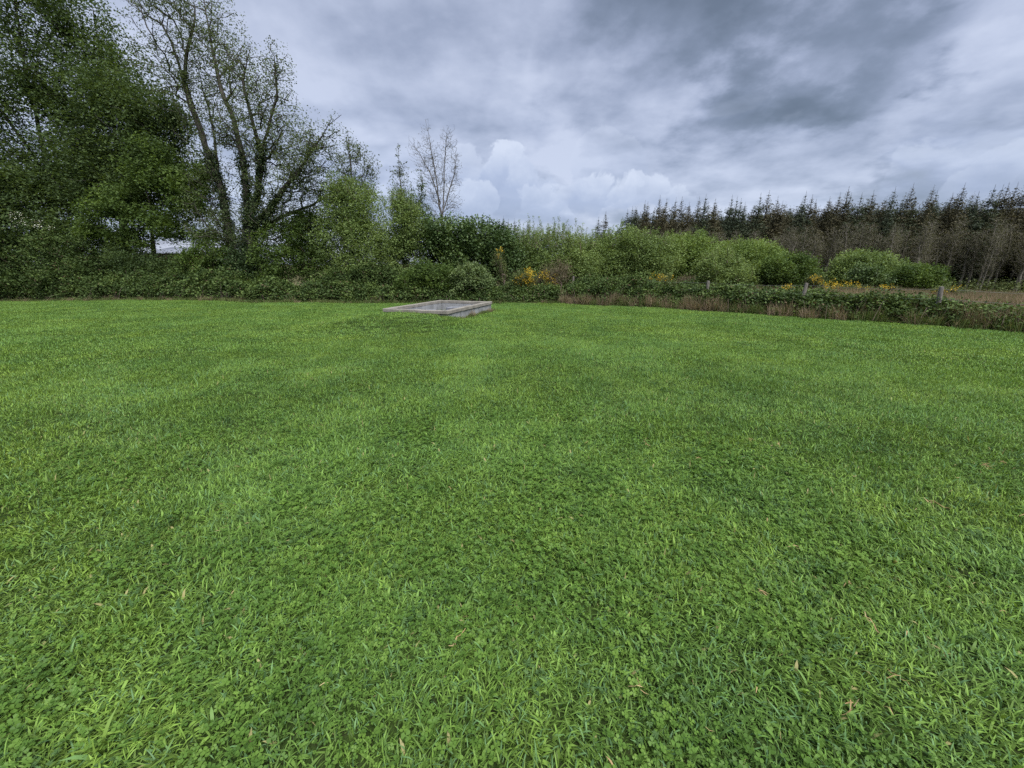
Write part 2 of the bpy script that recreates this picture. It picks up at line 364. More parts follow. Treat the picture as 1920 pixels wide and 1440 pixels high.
def axis(lo, hi, a, b, fine, coarse):
    core = np.arange(a, b, fine); L = [];
    p = a; s = fine
    while p > lo: s = min(s*1.25, coarse); p -= s; L.append(p)
    Rr = []; p = core[-1]; s = fine
    while p < hi: s = min(s*1.25, coarse); p += s; Rr.append(p)
    return np.array(L[::-1] + list(core) + Rr)
xs = axis(-1500, 1500, -34, 17, 0.3, 90); ys = axis(-300, 2200, -2, 26, 0.3, 90)
xs = np.unique(np.round(np.concatenate([xs[(xs < -4.8) | (xs > 0)], np.arange(-4.8, 0, .055)]), 4)); ys = np.unique(np.round(np.concatenate([ys[(ys < 10.2) | (ys > 15.6)], np.arange(10.2, 15.6, .055)]), 4))
XX, YY = np.meshgrid(xs, ys); ZZ = gz(XX, YY)
_in = in_tank(np.stack([XX.ravel(), YY.ravel()], 1), -0.045).reshape(XX.shape); ZZ = np.where(_in, -0.75, ZZ)
V = np.stack([XX.ravel(), YY.ravel(), ZZ.ravel()], 1); nx, ny = len(xs), len(ys)
ii, jj = np.meshgrid(np.arange(nx-1), np.arange(ny-1)); i0 = (jj*nx + ii).ravel()
F = np.stack([i0, i0+1, i0+1+nx, i0+nx], 1)
cen = (V[F[:, 0]] + V[F[:, 2]])/2
out_ = edge_dist(cen[:, :2]) > 0.1
tag(link('ground', mesh('ground', V, [F], None, smooth=True, mats=[M['turf_soil'], M['field']], midx=out_.astype(int))), kind='structure')

# low fold of land far off, carrying the horizon
def ridge(name, Yc, h, matn, x0=-900, x1=900, seed=0):
    X = np.linspace(x0, x1, 160); base = [mnoise.noise(Vector((x*0.006, seed, 0)))*0.5+0.5 for x in X]
    rows = []
    for k, (dy, f) in enumerate([(-120, 0), (-60, .5), (0, 1), (80, .6), (200, 0)]):
        rows.append(np.stack([X, np.full_like(X, Yc+dy), f*h*(0.5+0.7*np.array(base)) - 3*(f == 0) + gz(X, np.full_like(X, Yc+dy))], 1))
    V_ = np.concatenate(rows); n = len(X)
    F_ = np.array([[r*n+i, r*n+i+1, (r+1)*n+i+1, (r+1)*n+i] for r in range(4) for i in range(n-1)])
    return tag(link(name, mesh(name, V_, [F_], M[matn], smooth=True)), kind='structure')
ridge('distant_hill', 900, 10, 'field', seed=3)

# ------------------------------------------------------------------ lawn grass
def blades(n, rad, hmin, hmax, wid, lean, seed, segs=3, dirbias=0.0, broad=0.0):
    r = np.random.default_rng(seed)
    a = r.random(n)*2*PI; q = np.sqrt(r.random(n))*rad
    base = np.stack([q*np.cos(a), q*np.sin(a), np.zeros(n)-0.004], 1)
    h = hmin + (hmax-hmin)*r.random(n)**1.3
    la = r.random(n)*2*PI; la = np.where(r.random(n) < dirbias, r.normal(0, 0.6, n), la)
    ln = np.clip(r.normal(lean, 0.35, n), 0.05, 1.35)
    d = np.stack([np.cos(la), np.sin(la)], 1)
    wd = wid*(0.6+0.8*r.random(n)); wd = np.where(r.random(n) < broad, wd*1.9, wd)
    sa = la + PI/2 + r.normal(0, 0.5, n); s = np.stack([np.cos(sa), np.sin(sa), np.zeros(n)], 1)
    t = np.linspace(0, 1, segs+1); rows = []
    for k, u in enumerate(t):
        ang = ln*(0.35 + 0.9*u)
        x = h*u*np.sin(ang); z_ = h*u*np.cos(ang)
        c_ = base + np.concatenate([d*x[:, None], z_[:, None]], 1)
        if k == segs: rows.append(c_[:, None, :])
        else:
            ww = wd*(1.0 if u < 0.5 else 0.85)*(0.75 if k == 0 else 1)
            tw = np.zeros((n, 3)); tw[:, 2] = 0.3*r.normal(0, 1, n)
            rows.append(np.stack([c_ - (s+tw*0.3)*ww[:, None]/2, c_ + (s+tw*0.3)*ww[:, None]/2], 1))
    V_ = np.concatenate(rows, 1); m_ = V_.shape[1]; V_ = V_.reshape(-1, 3)
    o_ = np.arange(n)*m_
    Q = [np.stack([o_+2*k, o_+2*k+1, o_+2*k+3, o_+2*k+2], 1) for k in range(segs-1)]
    Q = np.stack(Q, 1).reshape(-1, 4); T = np.stack([o_+2*segs-2, o_+2*segs-1, o_+2*segs], 1)
    tn, cl = r.random(n), r.random(n)
    return V_, [Q, T], {'tone': np.concatenate([np.repeat(tn, segs-1), tn]), 'clump': np.concatenate([np.repeat(cl, segs-1), cl])}
def vnoise(P, s, seed=0.0):
    return np.array([mnoise.noise(Vector((p[0]*s, p[1]*s, seed))) for p in P])

def lawn_points(dmin, dmax, dens, seed, tank=True):
    r = np.random.default_rng(seed)
    x0, x1, y0, y1 = -min(dmax, 36)*1.35-1, min(dmax*1.35, 26)+1, -0.6, min(dmax, 26)
    st = dens**-0.5; gx, gy = np.meshgrid(np.arange(x0, x1, st), np.arange(y0, y1, st)); P = np.stack([gx.ravel(), gy.ravel()], 1); P = P + r.uniform(-.62, .62, P.shape)*st
    D = np.hypot(P[:, 0], P[:, 1]); k = (D >= dmin) & (D < dmax) & (np.abs(P[:, 0]) < 1.5*P[:, 1]+1.6)
    P = P[k]; P = P[edge_dist(P) < 0.12]
    if tank: P = P[~in_tank(P, 0.02)]
    return P
nearV = [mesh('near_grass_%d' % i, *blades(150, 0.15, 0.026, 0.072, 0.0046, 0.85, 100+i, 3, 0.45, 0.12)[:2], M['grass'], blades(150, 0.15, 0.026, 0.072, 0.0046, 0.85, 100+i, 3, 0.45, 0.12)[2]) for i in range(7)]
midV = [mesh('mid_grass_%d' % i, *blades(230, 0.24, 0.028, 0.062, 0.0052, 0.7, 200+i, 2, 0.45, 0.06)[:2], M['grass'], blades(230, 0.24, 0.028, 0.062, 0.0052, 0.7, 200+i, 2, 0.45, 0.06)[2]) for i in range(6)]
farV = [mesh('far_grass_%d' % i, *blades(200, 0.34, 0.025, 0.055, 0.0095, 0.65, 300+i, 2, 0.3, 0.0)[:2], M['grass'], blades(200, 0.34, 0.025, 0.055, 0.0095, 0.65, 300+i, 2, 0.3, 0.0)[2]) for i in range(5)]
tuftV = [mesh('coarse_tuft_%d' % i, *blades(26, 0.035, 0.06, 0.125, 0.0052, 0.8, 400+i, 3, 0.5, 0.3)[:2], M['grass'], blades(26, 0.035, 0.06, 0.125, 0.0052, 0.8, 400+i, 3, 0.5, 0.3)[2]) for i in range(5)]
P1 = lawn_points(0.0, 3.6, 112, 11); P1 = P1[vnoise(P1, 6.5, 21.0) + .5*vnoise(P1, 14, 22.0) > -0.27]; P2 = lawn_points(3.6, 9.0, 42, 12); P3 = lawn_points(9.0, 60, 26, 13)
P4 = lawn_points(0.0, 7.0, 14, 14)
k4 = vnoise(P4, 0.9, 4.0) > -0.05; P4 = P4[k4]
allP = np.concatenate([P1, P2, P3, P4])
idx = np.concatenate([rng.integers(0, 7, len(P1)), 7+rng.integers(0, 6, len(P2)), 13+rng.integers(0, 5, len(P3)), 18+rng.integers(0, 5, len(P4))])
fld = vnoise(allP, 0.8, 1.0); hf = vnoise(allP, 1.6, 2.0)
rz = fld*5.0 + rng.normal(0, 0.7, len(allP)); sz = 0.92 + 0.5*hf + 0.95*vnoise(allP, 5.5, 11.0) + rng.normal(0, 0.1, len(allP))
hol = vnoise(allP, 3.3, 8.0); sz = sz*1.0
sz = np.clip(sz, 0.5, 1.9)
sz[len(allP)-len(P4):] = rng.uniform(0.6, 1.05, len(P4))
scatter('lawn_grass', np.stack([allP[:, 0], allP[:, 1], gz(allP[:, 0], allP[:, 1])], 1),
        np.stack([rng.normal(0, .05, len(allP)), rng.normal(0, .05, len(allP)), rz], 1),
        np.stack([np.ones(len(allP)), np.ones(len(allP)), sz], 1), idx, nearV+midV+farV+tuftV,
        'short mown green grass covering the whole lawn')

def leafy_patch(n, rad, seed, kind):
    """clover trefoils or lobed rosette leaves on short stalks"""
    r = np.random.default_rng(seed); Vs = []; Q = []; tn = []; cl = []; b = 0
    for i in range(n):
        a = r.random()*2*PI; q = math.sqrt(r.random())*rad; h = r.uniform(0.014, 0.050)
        c_ = np.array([q*math.cos(a), q*math.sin(a), h]); ph = r.random()*2*PI; s = r.uniform(0.007, 0.0145)*(1 if kind == 'clover' else .75)
        nrm_ = np.array([r.normal(0, .35), r.normal(0, .35), 1]); nrm_ /= np.linalg.norm(nrm_)
        e1 = np.cross(nrm_, [0, 0.3, 1.]); e1 /= np.linalg.norm(e1); e2 = np.cross(nrm_, e1)
        nl = 3 if kind == 'clover' else 5; T_, C_ = r.random(), r.random()
        for k in range(nl):
            t_ = ph + k*2*PI/3 if kind == 'clover' else ph + (k-2)*0.62
            d = math.cos(t_)*e1 + math.sin(t_)*e2; sd_ = -math.sin(t_)*e1 + math.cos(t_)*e2
            L = s*(1.0 if kind == 'clover' else 1.6-0.25*abs(k-2)); W_ = s*(0.52 if kind == 'clover' else 0.34)
            lift = nrm_*s*r.uniform(-0.1, 0.35)
            Vs += [c_, c_+d*L*0.55+sd_*W_+lift, c_+d*L*0.95+sd_*W_*0.55+lift, c_+d*L*(0.9 if kind == 'clover' else 1.2)+lift*0.4, c_+d*L*0.95-sd_*W_*0.55+lift, c_+d*L*0.55-sd_*W_+lift]
            Q += [[b, b+1, b+2, b+3], [b, b+3, b+4, b+5]]; b += 6; tn += [T_*0.8+0.2*r.random()]*2; cl += [C_]*2
        rt = c_*np.array([0.9, 0.9, 0]); w_ = np.array([0.0009, 0, 0])
        Vs += [rt-w_, rt+w_, c_+w_, c_-w_]; Q += [[b, b+1, b+2, b+3]]; b += 4; tn += [T_]; cl += [C_]
    return np.array(Vs), [np.array(Q)], {'tone': tn, 'clump': cl}
clv = []
for i in range(5):
    v_, f_, a_ = leafy_patch(52, 0.15, 500+i, 'clover'); clv.append(mesh('clover_patch_%d' % i, v_, f_, M['clover'], a_))
for i in range(3):
    v_, f_, a_ = leafy_patch(16, 0.06, 520+i, 'herb'); clv.append(mesh('herb_rosette_%d' % i, v_, f_, M['herb'], a_))
Pc = lawn_points(0, 5.0, 56, 15); nc = 0.6*vnoise(Pc, 0.75, 6.0) + 0.7*vnoise(Pc, 3.2, 7.0) + rng.normal(0, .22, len(Pc)); dc = np.hypot(Pc[:, 0], Pc[:, 1])
Pc = Pc[(nc + np.where(Pc[:, 0] > 1.2, -0.12, 0.06) > -0.02 + 0.17*np.maximum(0, dc-2.0))]
Ph = lawn_points(0, 5.5, 7, 16)
Pa = np.concatenate([Pc, Ph]); ia = np.concatenate([rng.integers(0, 5, len(Pc)), 5+rng.integers(0, 3, len(Ph))])
sa_ = rng.uniform(0.8, 1.25, len(Pa))
scatter('clover', np.stack([Pa[:, 0], Pa[:, 1], gz(Pa[:, 0], Pa[:, 1])], 1), np.stack([0*sa_, 0*sa_, rng.random(len(Pa))*2*PI], 1),
        np.stack([sa_, sa_, sa_], 1), ia, clv, 'clover and small lobed weed leaves in the near lawn')
# dead straw lying in the grass, mostly near on the right
def straw(seed, n=1, L=(0.03, 0.075), wd=(0.002, 0.006)):
    r = np.random.default_rng(seed); Vs = []; Q = []; tn = []
    for i in range(n):
        l, w_ = r.uniform(*L), r.uniform(*wd); a = r.random()*2*PI; o_ = np.array([r.normal(0, .012), r.normal(0, .012), 0.034+r.uniform(0, .012)])
        d = np.array([math.cos(a), math.sin(a), r.normal(0, .18)]); s = np.array([-math.sin(a), math.cos(a), r.normal(0, .5)]); b = len(Vs)
        cv = r.normal(0, .18)
        for u in (0, .5, 1):
            c_ = o_ + d*l*u + np.array([0, 0, cv*l*u*(1-u)*4])
            ww = w_*(0.7, 1, 0.35)[int(u*2)]
            Vs += [c_-s*ww/2, c_+s*ww/2]
        Q += [[b, b+1, b+3, b+2], [b+2, b+3, b+5, b+4]]; tn += [r.random()]*2
    return mesh('straw', np.array(Vs), [np.array(Q)], M['straw'], {'tone': tn, 'clump': tn})
sv = [straw(600+i, 1) for i in range(6)] + [straw(610+i, 4) for i in range(2)]
Ps = lawn_points(0, 5, 6.5, 17); pr = np.clip(0.25 + 0.35*Ps[:, 0], 0.05, 0.9)*np.clip(1.6-0.28*Ps[:, 1], .15, 1)
Ps = Ps[rng.random(len(Ps)) < pr]
ex = np.array([ground_at(*q)[:2] for q in ((1530, 1310), (1590, 1335), (1645, 1340), (1440, 1345), (1320, 1380), (1200, 1300), (1690, 1190), (1625, 1170), (1410, 1300), (855, 1215), (595, 1305), (980, 930))])
Ps = np.concatenate([Ps, ex])
ss = np.concatenate([rng.uniform(0.6, 1.1, len(Ps)-len(ex)), np.full(len(ex), 0.75)])
scatter('dead_straw', np.stack([Ps[:, 0], Ps[:, 1], gz(Ps[:, 0], Ps[:, 1])], 1), np.stack([0*ss, 0*ss, rng.random(len(Ps))*6.28], 1), np.stack([ss, ss, ss*0+1], 1),
        rng.integers(0, 8, len(Ps)), sv, 'tan dead grass scraps lying on the near lawn')

# ------------------------------------------------------------------ vegetation generators
def tubes(P0, P1, R0, R1, sides=5):
    P0, P1 = np.asarray(P0), np.asarray(P1); n = len(P0); d = P1-P0; L = np.linalg.norm(d, axis=1); L[L == 0] = 1e-6; d = d/L[:, None]
    up = np.where(np.abs(d[:, 2:3]) > 0.9, [[1., 0, 0]], [[0, 0, 1.]]); a = np.cross(d, up); a /= np.linalg.norm(a, axis=1)[:, None]; b = np.cross(d, a)
    t = np.arange(sides)*2*PI/sides; cs, sn = np.cos(t), np.sin(t)
    ring = a[:, None, :]*cs[None, :, None] + b[:, None, :]*sn[None, :, None]
    A = P0[:, None, :] + ring*np.asarray(R0)[:, None, None]; B = P1[:, None, :] + ring*np.asarray(R1)[:, None, None]
    V_ = np.concatenate([A, B], 1).reshape(-1, 3); o_ = (np.arange(n)*2*sides)[:, None]; k = np.arange(sides)[None, :]; k2 = (k+1) % sides
    F_ = np.stack([o_+k, o_+k2, o_+sides+k2, o_+sides+k], 2).reshape(-1, 4)
    return V_, F_
def join(parts):
    Vs, Fs, b = [], [], 0
    for v_, f_ in parts: Vs.append(v_); Fs.append(f_+b); b += len(v_)
    return np.concatenate(Vs), np.concatenate(Fs)
def skeleton(limbs, targets, seed, step=0.35, tip=0.005, up=0.12, wob=0.06, path_w=0.22, expo=2.3, rmax=None):
    """limbs: list of (points, parent limb or None). grows a connected skeleton reaching every target"""
    r = np.random.default_rng(seed); P = []; par = []; pl = []
    def add(p, q):
        P.append(np.asarray(p, float)); par.append(q); pl.append(0 if q < 0 else pl[q]+np.linalg.norm(P[-1]-P[q])); return len(P)-1
    for pts, pr in limbs:
        pts = [np.asarray(p, float) for p in pts]
        if pr is None: q = add(pts[0], -1)
        else:
            A = np.array(P); q0 = int(np.argmin(np.linalg.norm(A-pts[0], axis=1))); q = add(pts[0], q0) if np.linalg.norm(A[q0]-pts[0]) > 0.02 else q0
        for p0, p1 in zip(pts[:-1], pts[1:]):
            n = max(1, int(np.linalg.norm(p1-p0)/0.45))
            for k in range(1, n+1): q = add(p0+(p1-p0)*k/n + r.normal(0, .025, 3)*(k < n), q)
    if len(targets):
        root = np.array(P); dm = np.array([np.min(np.linalg.norm(root-t, axis=1)) for t in targets]); T = np.asarray(targets)[np.argsort(dm)]
        cap = len(P) + 40*len(T) + 10; A = np.zeros((cap, 3)); A[:len(P)] = P; PL = np.zeros(cap); PL[:len(P)] = pl; m_ = len(P)
        for t in T:
            dv = t - A[:m_]; ds = np.linalg.norm(dv, axis=1); cost = ds + path_w*PL[:m_] + 0.6*np.maximum(0, -dv[:, 2])
            q = int(np.argmin(cost)); p0 = A[q].copy(); L = ds[q]; n = max(1, int(L/step)); w_ = r.normal(0, wob*L, 3); w_[2] = abs(w_[2])*0.3 + up*L*(0.4)
            for k in range(1, n+1):
                u = k/n; p = p0 + (t-p0)*u - np.array([0, 0, 1])*up*L*math.sin(PI*u)*1.0 + w_*math.sin(PI*u)*0.6
                if n > 2 and k < n: p = p + r.normal(0, 0.03, 3)
                A[m_] = p; PL[m_] = PL[q] + L/n; par.append(q); q = m_; m_ += 1
        P = A[:m_]
    P = np.array(P); par = np.array(par); n = len(P)
    area = np.zeros(n); hasc = np.zeros(n, bool); hasc[par[par >= 0]] = True; area[~hasc] = tip**expo
    for i in range(n-1, -1, -1):
        if par[i] >= 0: area[par[i]] += area[i]
    rad = area**(1/expo)
    if rmax is not None: rad = rad*min(1.0, rmax/rad.max()) if rad.max() > rmax else rad*(rmax/rad.max())**np.clip((rad/rad.max()), 0, 1)
    return P, par, rad
def sk_mesh(P, par, rad, thick=0.025):
    e = np.where(par >= 0)[0]; r1 = rad[e]; r0 = np.minimum(rad[par[e]], r1*1.6 + 0.002)
    big = r1 > thick
    parts = []
    if big.any(): parts.append(tubes(P[par[e[big]]], P[e[big]], r0[big], r1[big], 7))
    if (~big).any(): parts.append(tubes(P[par[e[~big]]], P[e[~big]], r0[~big], r1[~big], 3))
    return join(parts)
def leaves(C, per, sig, size, seed, outward=None, hang=0.0, long=1.9, upright=0.0, flat=0.5):
    C = np.asarray(C)
    """leaf-sized rhombi in clumps round the points C"""
    r = np.random.default_rng(seed); n = len(C)*per; c_ = np.repeat(C, per, 0)
    off = r.normal(0, 1, (n, 3))*np.asarray(sig); p = c_ + off
    d = r.normal(0, 1, (n, 3)); d[:, 2] = d[:, 2]*0.6 - hang + upright; d /= np.linalg.norm(d, axis=1)[:, None]
    nr = r.normal(0, 1, (n, 3)); nr[:, 2] = np.abs(nr[:, 2]) + flat; s = np.cross(d, nr); s /= np.linalg.norm(s, axis=1)[:, None] + 1e-9
    nn = np.cross(s, d); L = size*(0.6+0.8*r.random(n)); W_ = L/long
    fold = nn*(W_*0.25*r.normal(0, 1, n))[:, None]
    V_ = np.stack([p, p+d*(L*0.45)[:, None]+s*(W_/2)[:, None]+fold, p+d*L[:, None], p+d*(L*0.45)[:, None]-s*(W_/2)[:, None]+fold], 1).reshape(-1, 3)
    o_ = np.arange(n)*4; F_ = np.stack([o_, o_+1, o_+2, o_+3], 1)
    return V_, F_, r.random(n), np.repeat(r.random(len(C)), per)
def lobe_points(lobes, n, shell, seed, zmin=None, gap=0.0, gs=0.9):
    r = np.random.default_rng(seed); L = np.array(lobes, float); vol = (L[:, 3]*L[:, 4]*L[:, 5])**0.8; k = r.choice(len(L), n, p=vol/vol.sum())
    d = r.normal(0, 1, (n, 3)); d /= np.linalg.norm(d, axis=1)[:, None]; q = r.random(n)**(1/shell)
    q = q*(1 + 0.10*r.normal(0, 1, n))
    p = L[k, :3] + d*q[:, None]*L[k, 3:6]
    if gap > 0:
        v = np.array([mnoise.noise(Vector(x*gs) + Vector((seed, 0, 0))) for x in p]); p = p[v > -0.5+gap]
    if zmin is not None: p = p[p[:, 2] > zmin]
    return p
def crown(name, groups, parent, mat):
    """groups: list of leaves() results -> one foliage mesh"""
    V_, F_ = join([(g[0], g[1]) for g in groups]); tn = np.concatenate([g[2] for g in groups]); cl = np.concatenate([g[3] for g in groups])
    return link(name, mesh(name, V_, [F_], mat, {'tone': tn, 'clump': cl}), parent)

def px_lobes(base, Y, items):
    """items: (px, py, radius px x, radius px y, depth offset, depth radius) -> lobes relative to base"""
    out = []
    for (px, py, rx, ry, dy, ry3) in items:
        c_ = at(px, py, Y+dy); s = (Y+dy)/ray(px, py)[1]
        out.append((c_[0]-base[0], c_[1]-base[1], c_[2]-base[2], rx*s, ry3, ry*s*1.03))
    return out
def bush(name, label, px, Y, items, matn, n=1500, per=18, size=0.08, shell=2.6, seed=1, barkn='bark_brown', sig=0.13, group=None, shoots=0, shoot_len=0.8, long=2.2, hang=0, upright=0.2, gap=0.1, cat='shrub', extra=None, stems=5):
    g0 = at(px, 500, Y); base = np.array([g0[0], Y, float(gz(g0[0], Y))])
    t = thing(name, label, cat, base, group)
    lobes = px_lobes(base, Y, items)
    C = lobe_points(lobes, n, shell, seed, 0.08, gap)
    r = np.random.default_rng(seed+50)
    tg = C[r.choice(len(C), min(len(C), 150), replace=False)]*0.97
    limbs = [([(0, 0, -0.15), (0, 0, 0.0)], None)] + [([(0, 0, 0), (r.normal(0, .3), r.normal(0, .25), 0.6)], 0) for _ in range(stems)]
    P, par, rad = skeleton(limbs, tg, seed, 0.35, 0.0055, 0.08, rmax=0.05)
    groups = [leaves(C, int(per*1.15), (sig, sig, sig*0.8), size*1.3, seed+1, hang=hang, long=long*.88, upright=upright)]
    if shoots:
        top = C[r.choice(len(C), min(len(C), shoots*8), replace=False)]; top = top[np.argsort(-top[:, 2] + 0.10*np.abs(top[:, 0]))][:shoots]
        Ls = shoot_len*r.uniform(0.4, 1.25, len(top)); dr = r.normal(0, .16, (len(top), 3)); dr[:, 2] = 1
        e = top + dr*Ls[:, None]; near = P[np.argmin(((top[:, None]-P[None])**2).sum(2), 1)]; v3, f3 = tubes(near, top, np.full(len(top), .009), np.full(len(top), .007), 3); v2, f2 = tubes(top, e, np.full(len(top), .007), np.full(len(top), .002), 3)
        u = r.random((len(top), 9, 1)); q = (top[:, None]+(e-top)[:, None]*u*.95).reshape(-1, 3)
        groups.append(leaves(q, 6, (.04, .04, .05), size*0.95, seed+2, upright=1.0, long=2.6))
    bv, bf = sk_mesh(P, par, rad)
    if shoots: bv, bf = join([(bv, bf), (v2, f2), (v3, f3)])
    link('branches', mesh('branches', bv, [bf], M[barkn]), t)
    crown('foliage', groups, t, M[matn])
    if extra: extra(t, C, lobes, r)
    return t

def tree(name, label, base_px, Y, limbs_px, lobes_px, matn, barkn, seed, n=2200, per=22, size=0.085, sig=0.2, shell=1.5, gap=0.2, ntg=420, rmax=0.16, tip=0.006, group=None, hang=0.1, long=1.7, ivy=False, gs=0.8, wob=.06, cat='tree', flat=0.5, up=.1, big=1.35):
    g0 = at(base_px, 520, Y); base = np.array([g0[0], Y, float(gz(g0[0], Y))])
    t = thing(name, label, cat, base, group)
    limbs = []
    for i, pts in enumerate(limbs_px):
        q = [at(p[0], p[1], Y + (p[2] if len(p) > 2 else 0)) - base for p in pts]
        if i == 0 or (len(pts[0]) > 3): q[0] = np.array([q[0][0], q[0][1], -0.1]); limbs.append((q, None))
        else: limbs.append((q, 0))
    lobes = px_lobes(base, Y, lobes_px)
    C = lobe_points(lobes, n, shell, seed, 0.5, gap, gs)
    r = np.random.default_rng(seed+9)
    tg = C[r.choice(len(C), min(len(C), ntg), replace=False)]
    P, par, rad = skeleton(limbs, tg, seed, 0.4, tip, up, rmax=rmax, wob=wob)
    v_, f_ = sk_mesh(P, par, rad)
    link('trunk', mesh('trunk', v_, [f_], M[barkn]), t)
    if per: crown('crown', [leaves(C, per, (sig, sig, sig*0.7), size*big, seed+1, hang=hang, long=long, flat=flat)], t, M[matn])
    if ivy:
        k = np.where((rad > ivy[0]) & (P[:, 2] < ivy[1]))[0]; C2 = np.repeat(P[k], ivy[2], 0)
        rr = np.repeat(rad[k], ivy[2]); a = r.random(len(C2))*2*PI
        C2 = C2 + np.stack([np.cos(a)*(rr+.05), np.sin(a)*(rr+.05), r.uniform(-.25, .25, len(C2))], 1)
        crown('ivy', [leaves(C2, 12, (.07, .07, .10), 0.085, seed+5, hang=.5, long=1.3)], t, M['ivy'])
    return t, P, par, rad

# ------------------------------------------------------------------ big trees on the left
tree('alder_tree', 'tall open alder with ivy-wrapped trunk and forked limbs right of the dark trees', 468, 22.5,
     [[(470, 520), (470, 460), (462, 380), (456, 300, .2), (440, 230, .3), (415, 170, .4), (400, 100, .6), (385, 20, .8), (378, -60, 1)],
      [(440, 512, .3, 1), (432, 450, .4), (418, 370, .6), (392, 290, .8), (365, 215, 1), (345, 155, 1.1), (322, 80, 1.4), (285, 10, 1.8), (260, -50, 2)],
      [(466, 420), (485, 360, -.3), (490, 280, -.5), (470, 215, -.6), (455, 150, -.6), (470, 90, -.6)],
      [(490, 290, -.5), (505, 235, -.6), (520, 180, -.8), (515, 120, -.8)],
      [(470, 430), (510, 385, -.8), (555, 330, -1.2), (590, 275, -1.5), (615, 235, -1.6), (640, 215, -1.7)],
      [(472, 445), (530, 405, .6), (585, 385, 1.0), (625, 360, 1.2)],
      [(345, 160, 1.1), (350, 100, 1.0), (365, 40, 1.2), (360, -20, 1.2)],
      [(418, 370, .6), (405, 290, 1.2), (398, 235, 1.4), (372, 130, 1.8)]],
     [(300, 10, 80, 80, .8, 1.8), (390, 60, 65, 90, .8, 2.2), (345, 150, 80, 80, 1, 2), (450, 150, 70, 70, -.2, 2.2), (490, 220, 80, 70, -.6, 2.2), (420, 260, 80, 80, .4, 1.8),
      (580, 280, 58, 62, -1.4, 1.7), (620, 232, 20, 22, -1.6, .5), (540, 350, 90, 60, -.6, 2), (610, 370, 55, 50, .8, 1.6), (500, 420, 80, 50, 0, 2), (400, 400, 60, 90, .5, 1.6), (520, 130, 32, 45, -.7, 1), (420, 450, 60, 40, 0, 1.5), (560, 420, 60, 40, 0, 1.5), (555, 330, 55, 50, -.8, 1.6), (600, 275, 40, 42, -1.4, 1.3), (510, 290, 50, 50, -.5, 1.4)],
     'alder', 'bark_dark', 21, n=8600, per=9, size=0.070, sig=0.12, shell=1.6, gap=0.24, ntg=2500, rmax=0.36, tip=0.0115, big=1.18, ivy=(0.125, 7.5, 34), gs=0.9, wob=0.09, up=.14)
tree('ash_tree', 'big dark leafy tree filling the top left corner', 90, 28,
     [[(95, 520), (100, 430), (92, 330), (70, 230, -.3), (45, 120, -.5), (30, 20, -.5), (20, -60)],
      [(98, 400), (140, 300, .4), (175, 200, .6), (190, 100, .8), (170, 0, .8)], [(94, 340), (40, 260, -.8), (-20, 180, -1)]],
     [(20, -20, 130, 100, -.5, 3), (120, 60, 110, 100, 0, 3), (60, 170, 130, 100, -.5, 3.2), (150, 220, 100, 90, .3, 3), (20, 300, 120, 80, -.6, 3), (120, 340, 100, 70, 0, 2.6), (-80, 120, 110, 160, -1, 3), (215, 110, 60, 60, .5, 2)],
     'ash', 'bark_dark', 31, n=6000, per=17, size=0.108, sig=0.27, shell=1.4, gap=0.27, ntg=700, rmax=0.26, tip=.009)
tree('ash_tree', 'dark round-crowned tree between the corner tree and the alder', 225, 26.5,
     [[(235, 520), (232, 440), (228, 350), (215, 260, .3), (200, 180, .4), (195, 110, .4)], [(230, 400), (275, 320, -.4), (310, 250, -.5)], [(229, 370), (180, 300, .4), (150, 240, .5)]],
     [(220, 180, 75, 70, 0, 2.4), (270, 230, 75, 65, -.3, 2.4), (190, 290, 90, 70, .4, 2.6), (300, 305, 70, 60, -.4, 2.3), (240, 350, 90, 60, 0, 2.6), (150, 360, 80, 60, .4, 2.2), (330, 220, 34, 40, -.5, 1.2)],
     'ash', 'bark_dark', 37, n=4600, per=17, size=0.106, sig=0.24, shell=1.5, gap=0.12, ntg=380, rmax=0.2, tip=.009)
tree('hawthorn_tree', 'spreading fresh green hawthorn with layered lower branches before the dark trees', 300, 24.3,
     [[(285, 525), (288, 470), (285, 410), (275, 360), (280, 310)], [(286, 450), (330, 420, -.5), (385, 410, -.8)], [(286, 430), (230, 390, -.4), (180, 380, -.6)], [(284, 400), (330, 350, -.4), (370, 330, -.5)]],
     [(290, 320, 60, 35, 0, 1.5), (330, 350, 60, 34, -.4, 1.6), (260, 370, 70, 34, -.2, 1.6), (360, 385, 46, 24, -.7, 1.2), (210, 400, 60, 28, -.5, 1.4), (300, 415, 70, 24, -.3, 1.5), (385, 330, 30, 40, -.4, 1), (235, 436, 60, 16, -.3, 1.2), (330, 440, 50, 12, -.5, 1.1), (285, 290, 40, 30, 0, 1.2), (180, 430, 40, 22, -.2, 1), (262, 458, 34, 10, -.4, .8), (385, 440, 36, 22, -.5, 1)],
     'hawthorn', 'bark_dark', 43, n=2600, per=19, size=0.095, sig=0.17, shell=1.5, gap=0.22, ntg=300, rmax=0.12)
tree('hawthorn_tree', 'shadowed hawthorn at the far left edge with pale blossom sprays', 30, 25.5,
     [[(45, 530), (50, 470), (35, 420), (10, 370)], [(48, 460), (90, 410), (130, 400)]],
     [(20, 400, 90, 60, 0, 2), (100, 430, 70, 40, -.3, 1.6), (-40, 420, 80, 80, 0, 2), (20, 340, 60, 40, 0, 1.5)],
     'ash', 'bark_dark', 47, n=2600, per=18, size=0.105, sig=0.2, shell=1.5, gap=0.12, ntg=200, rmax=0.12)
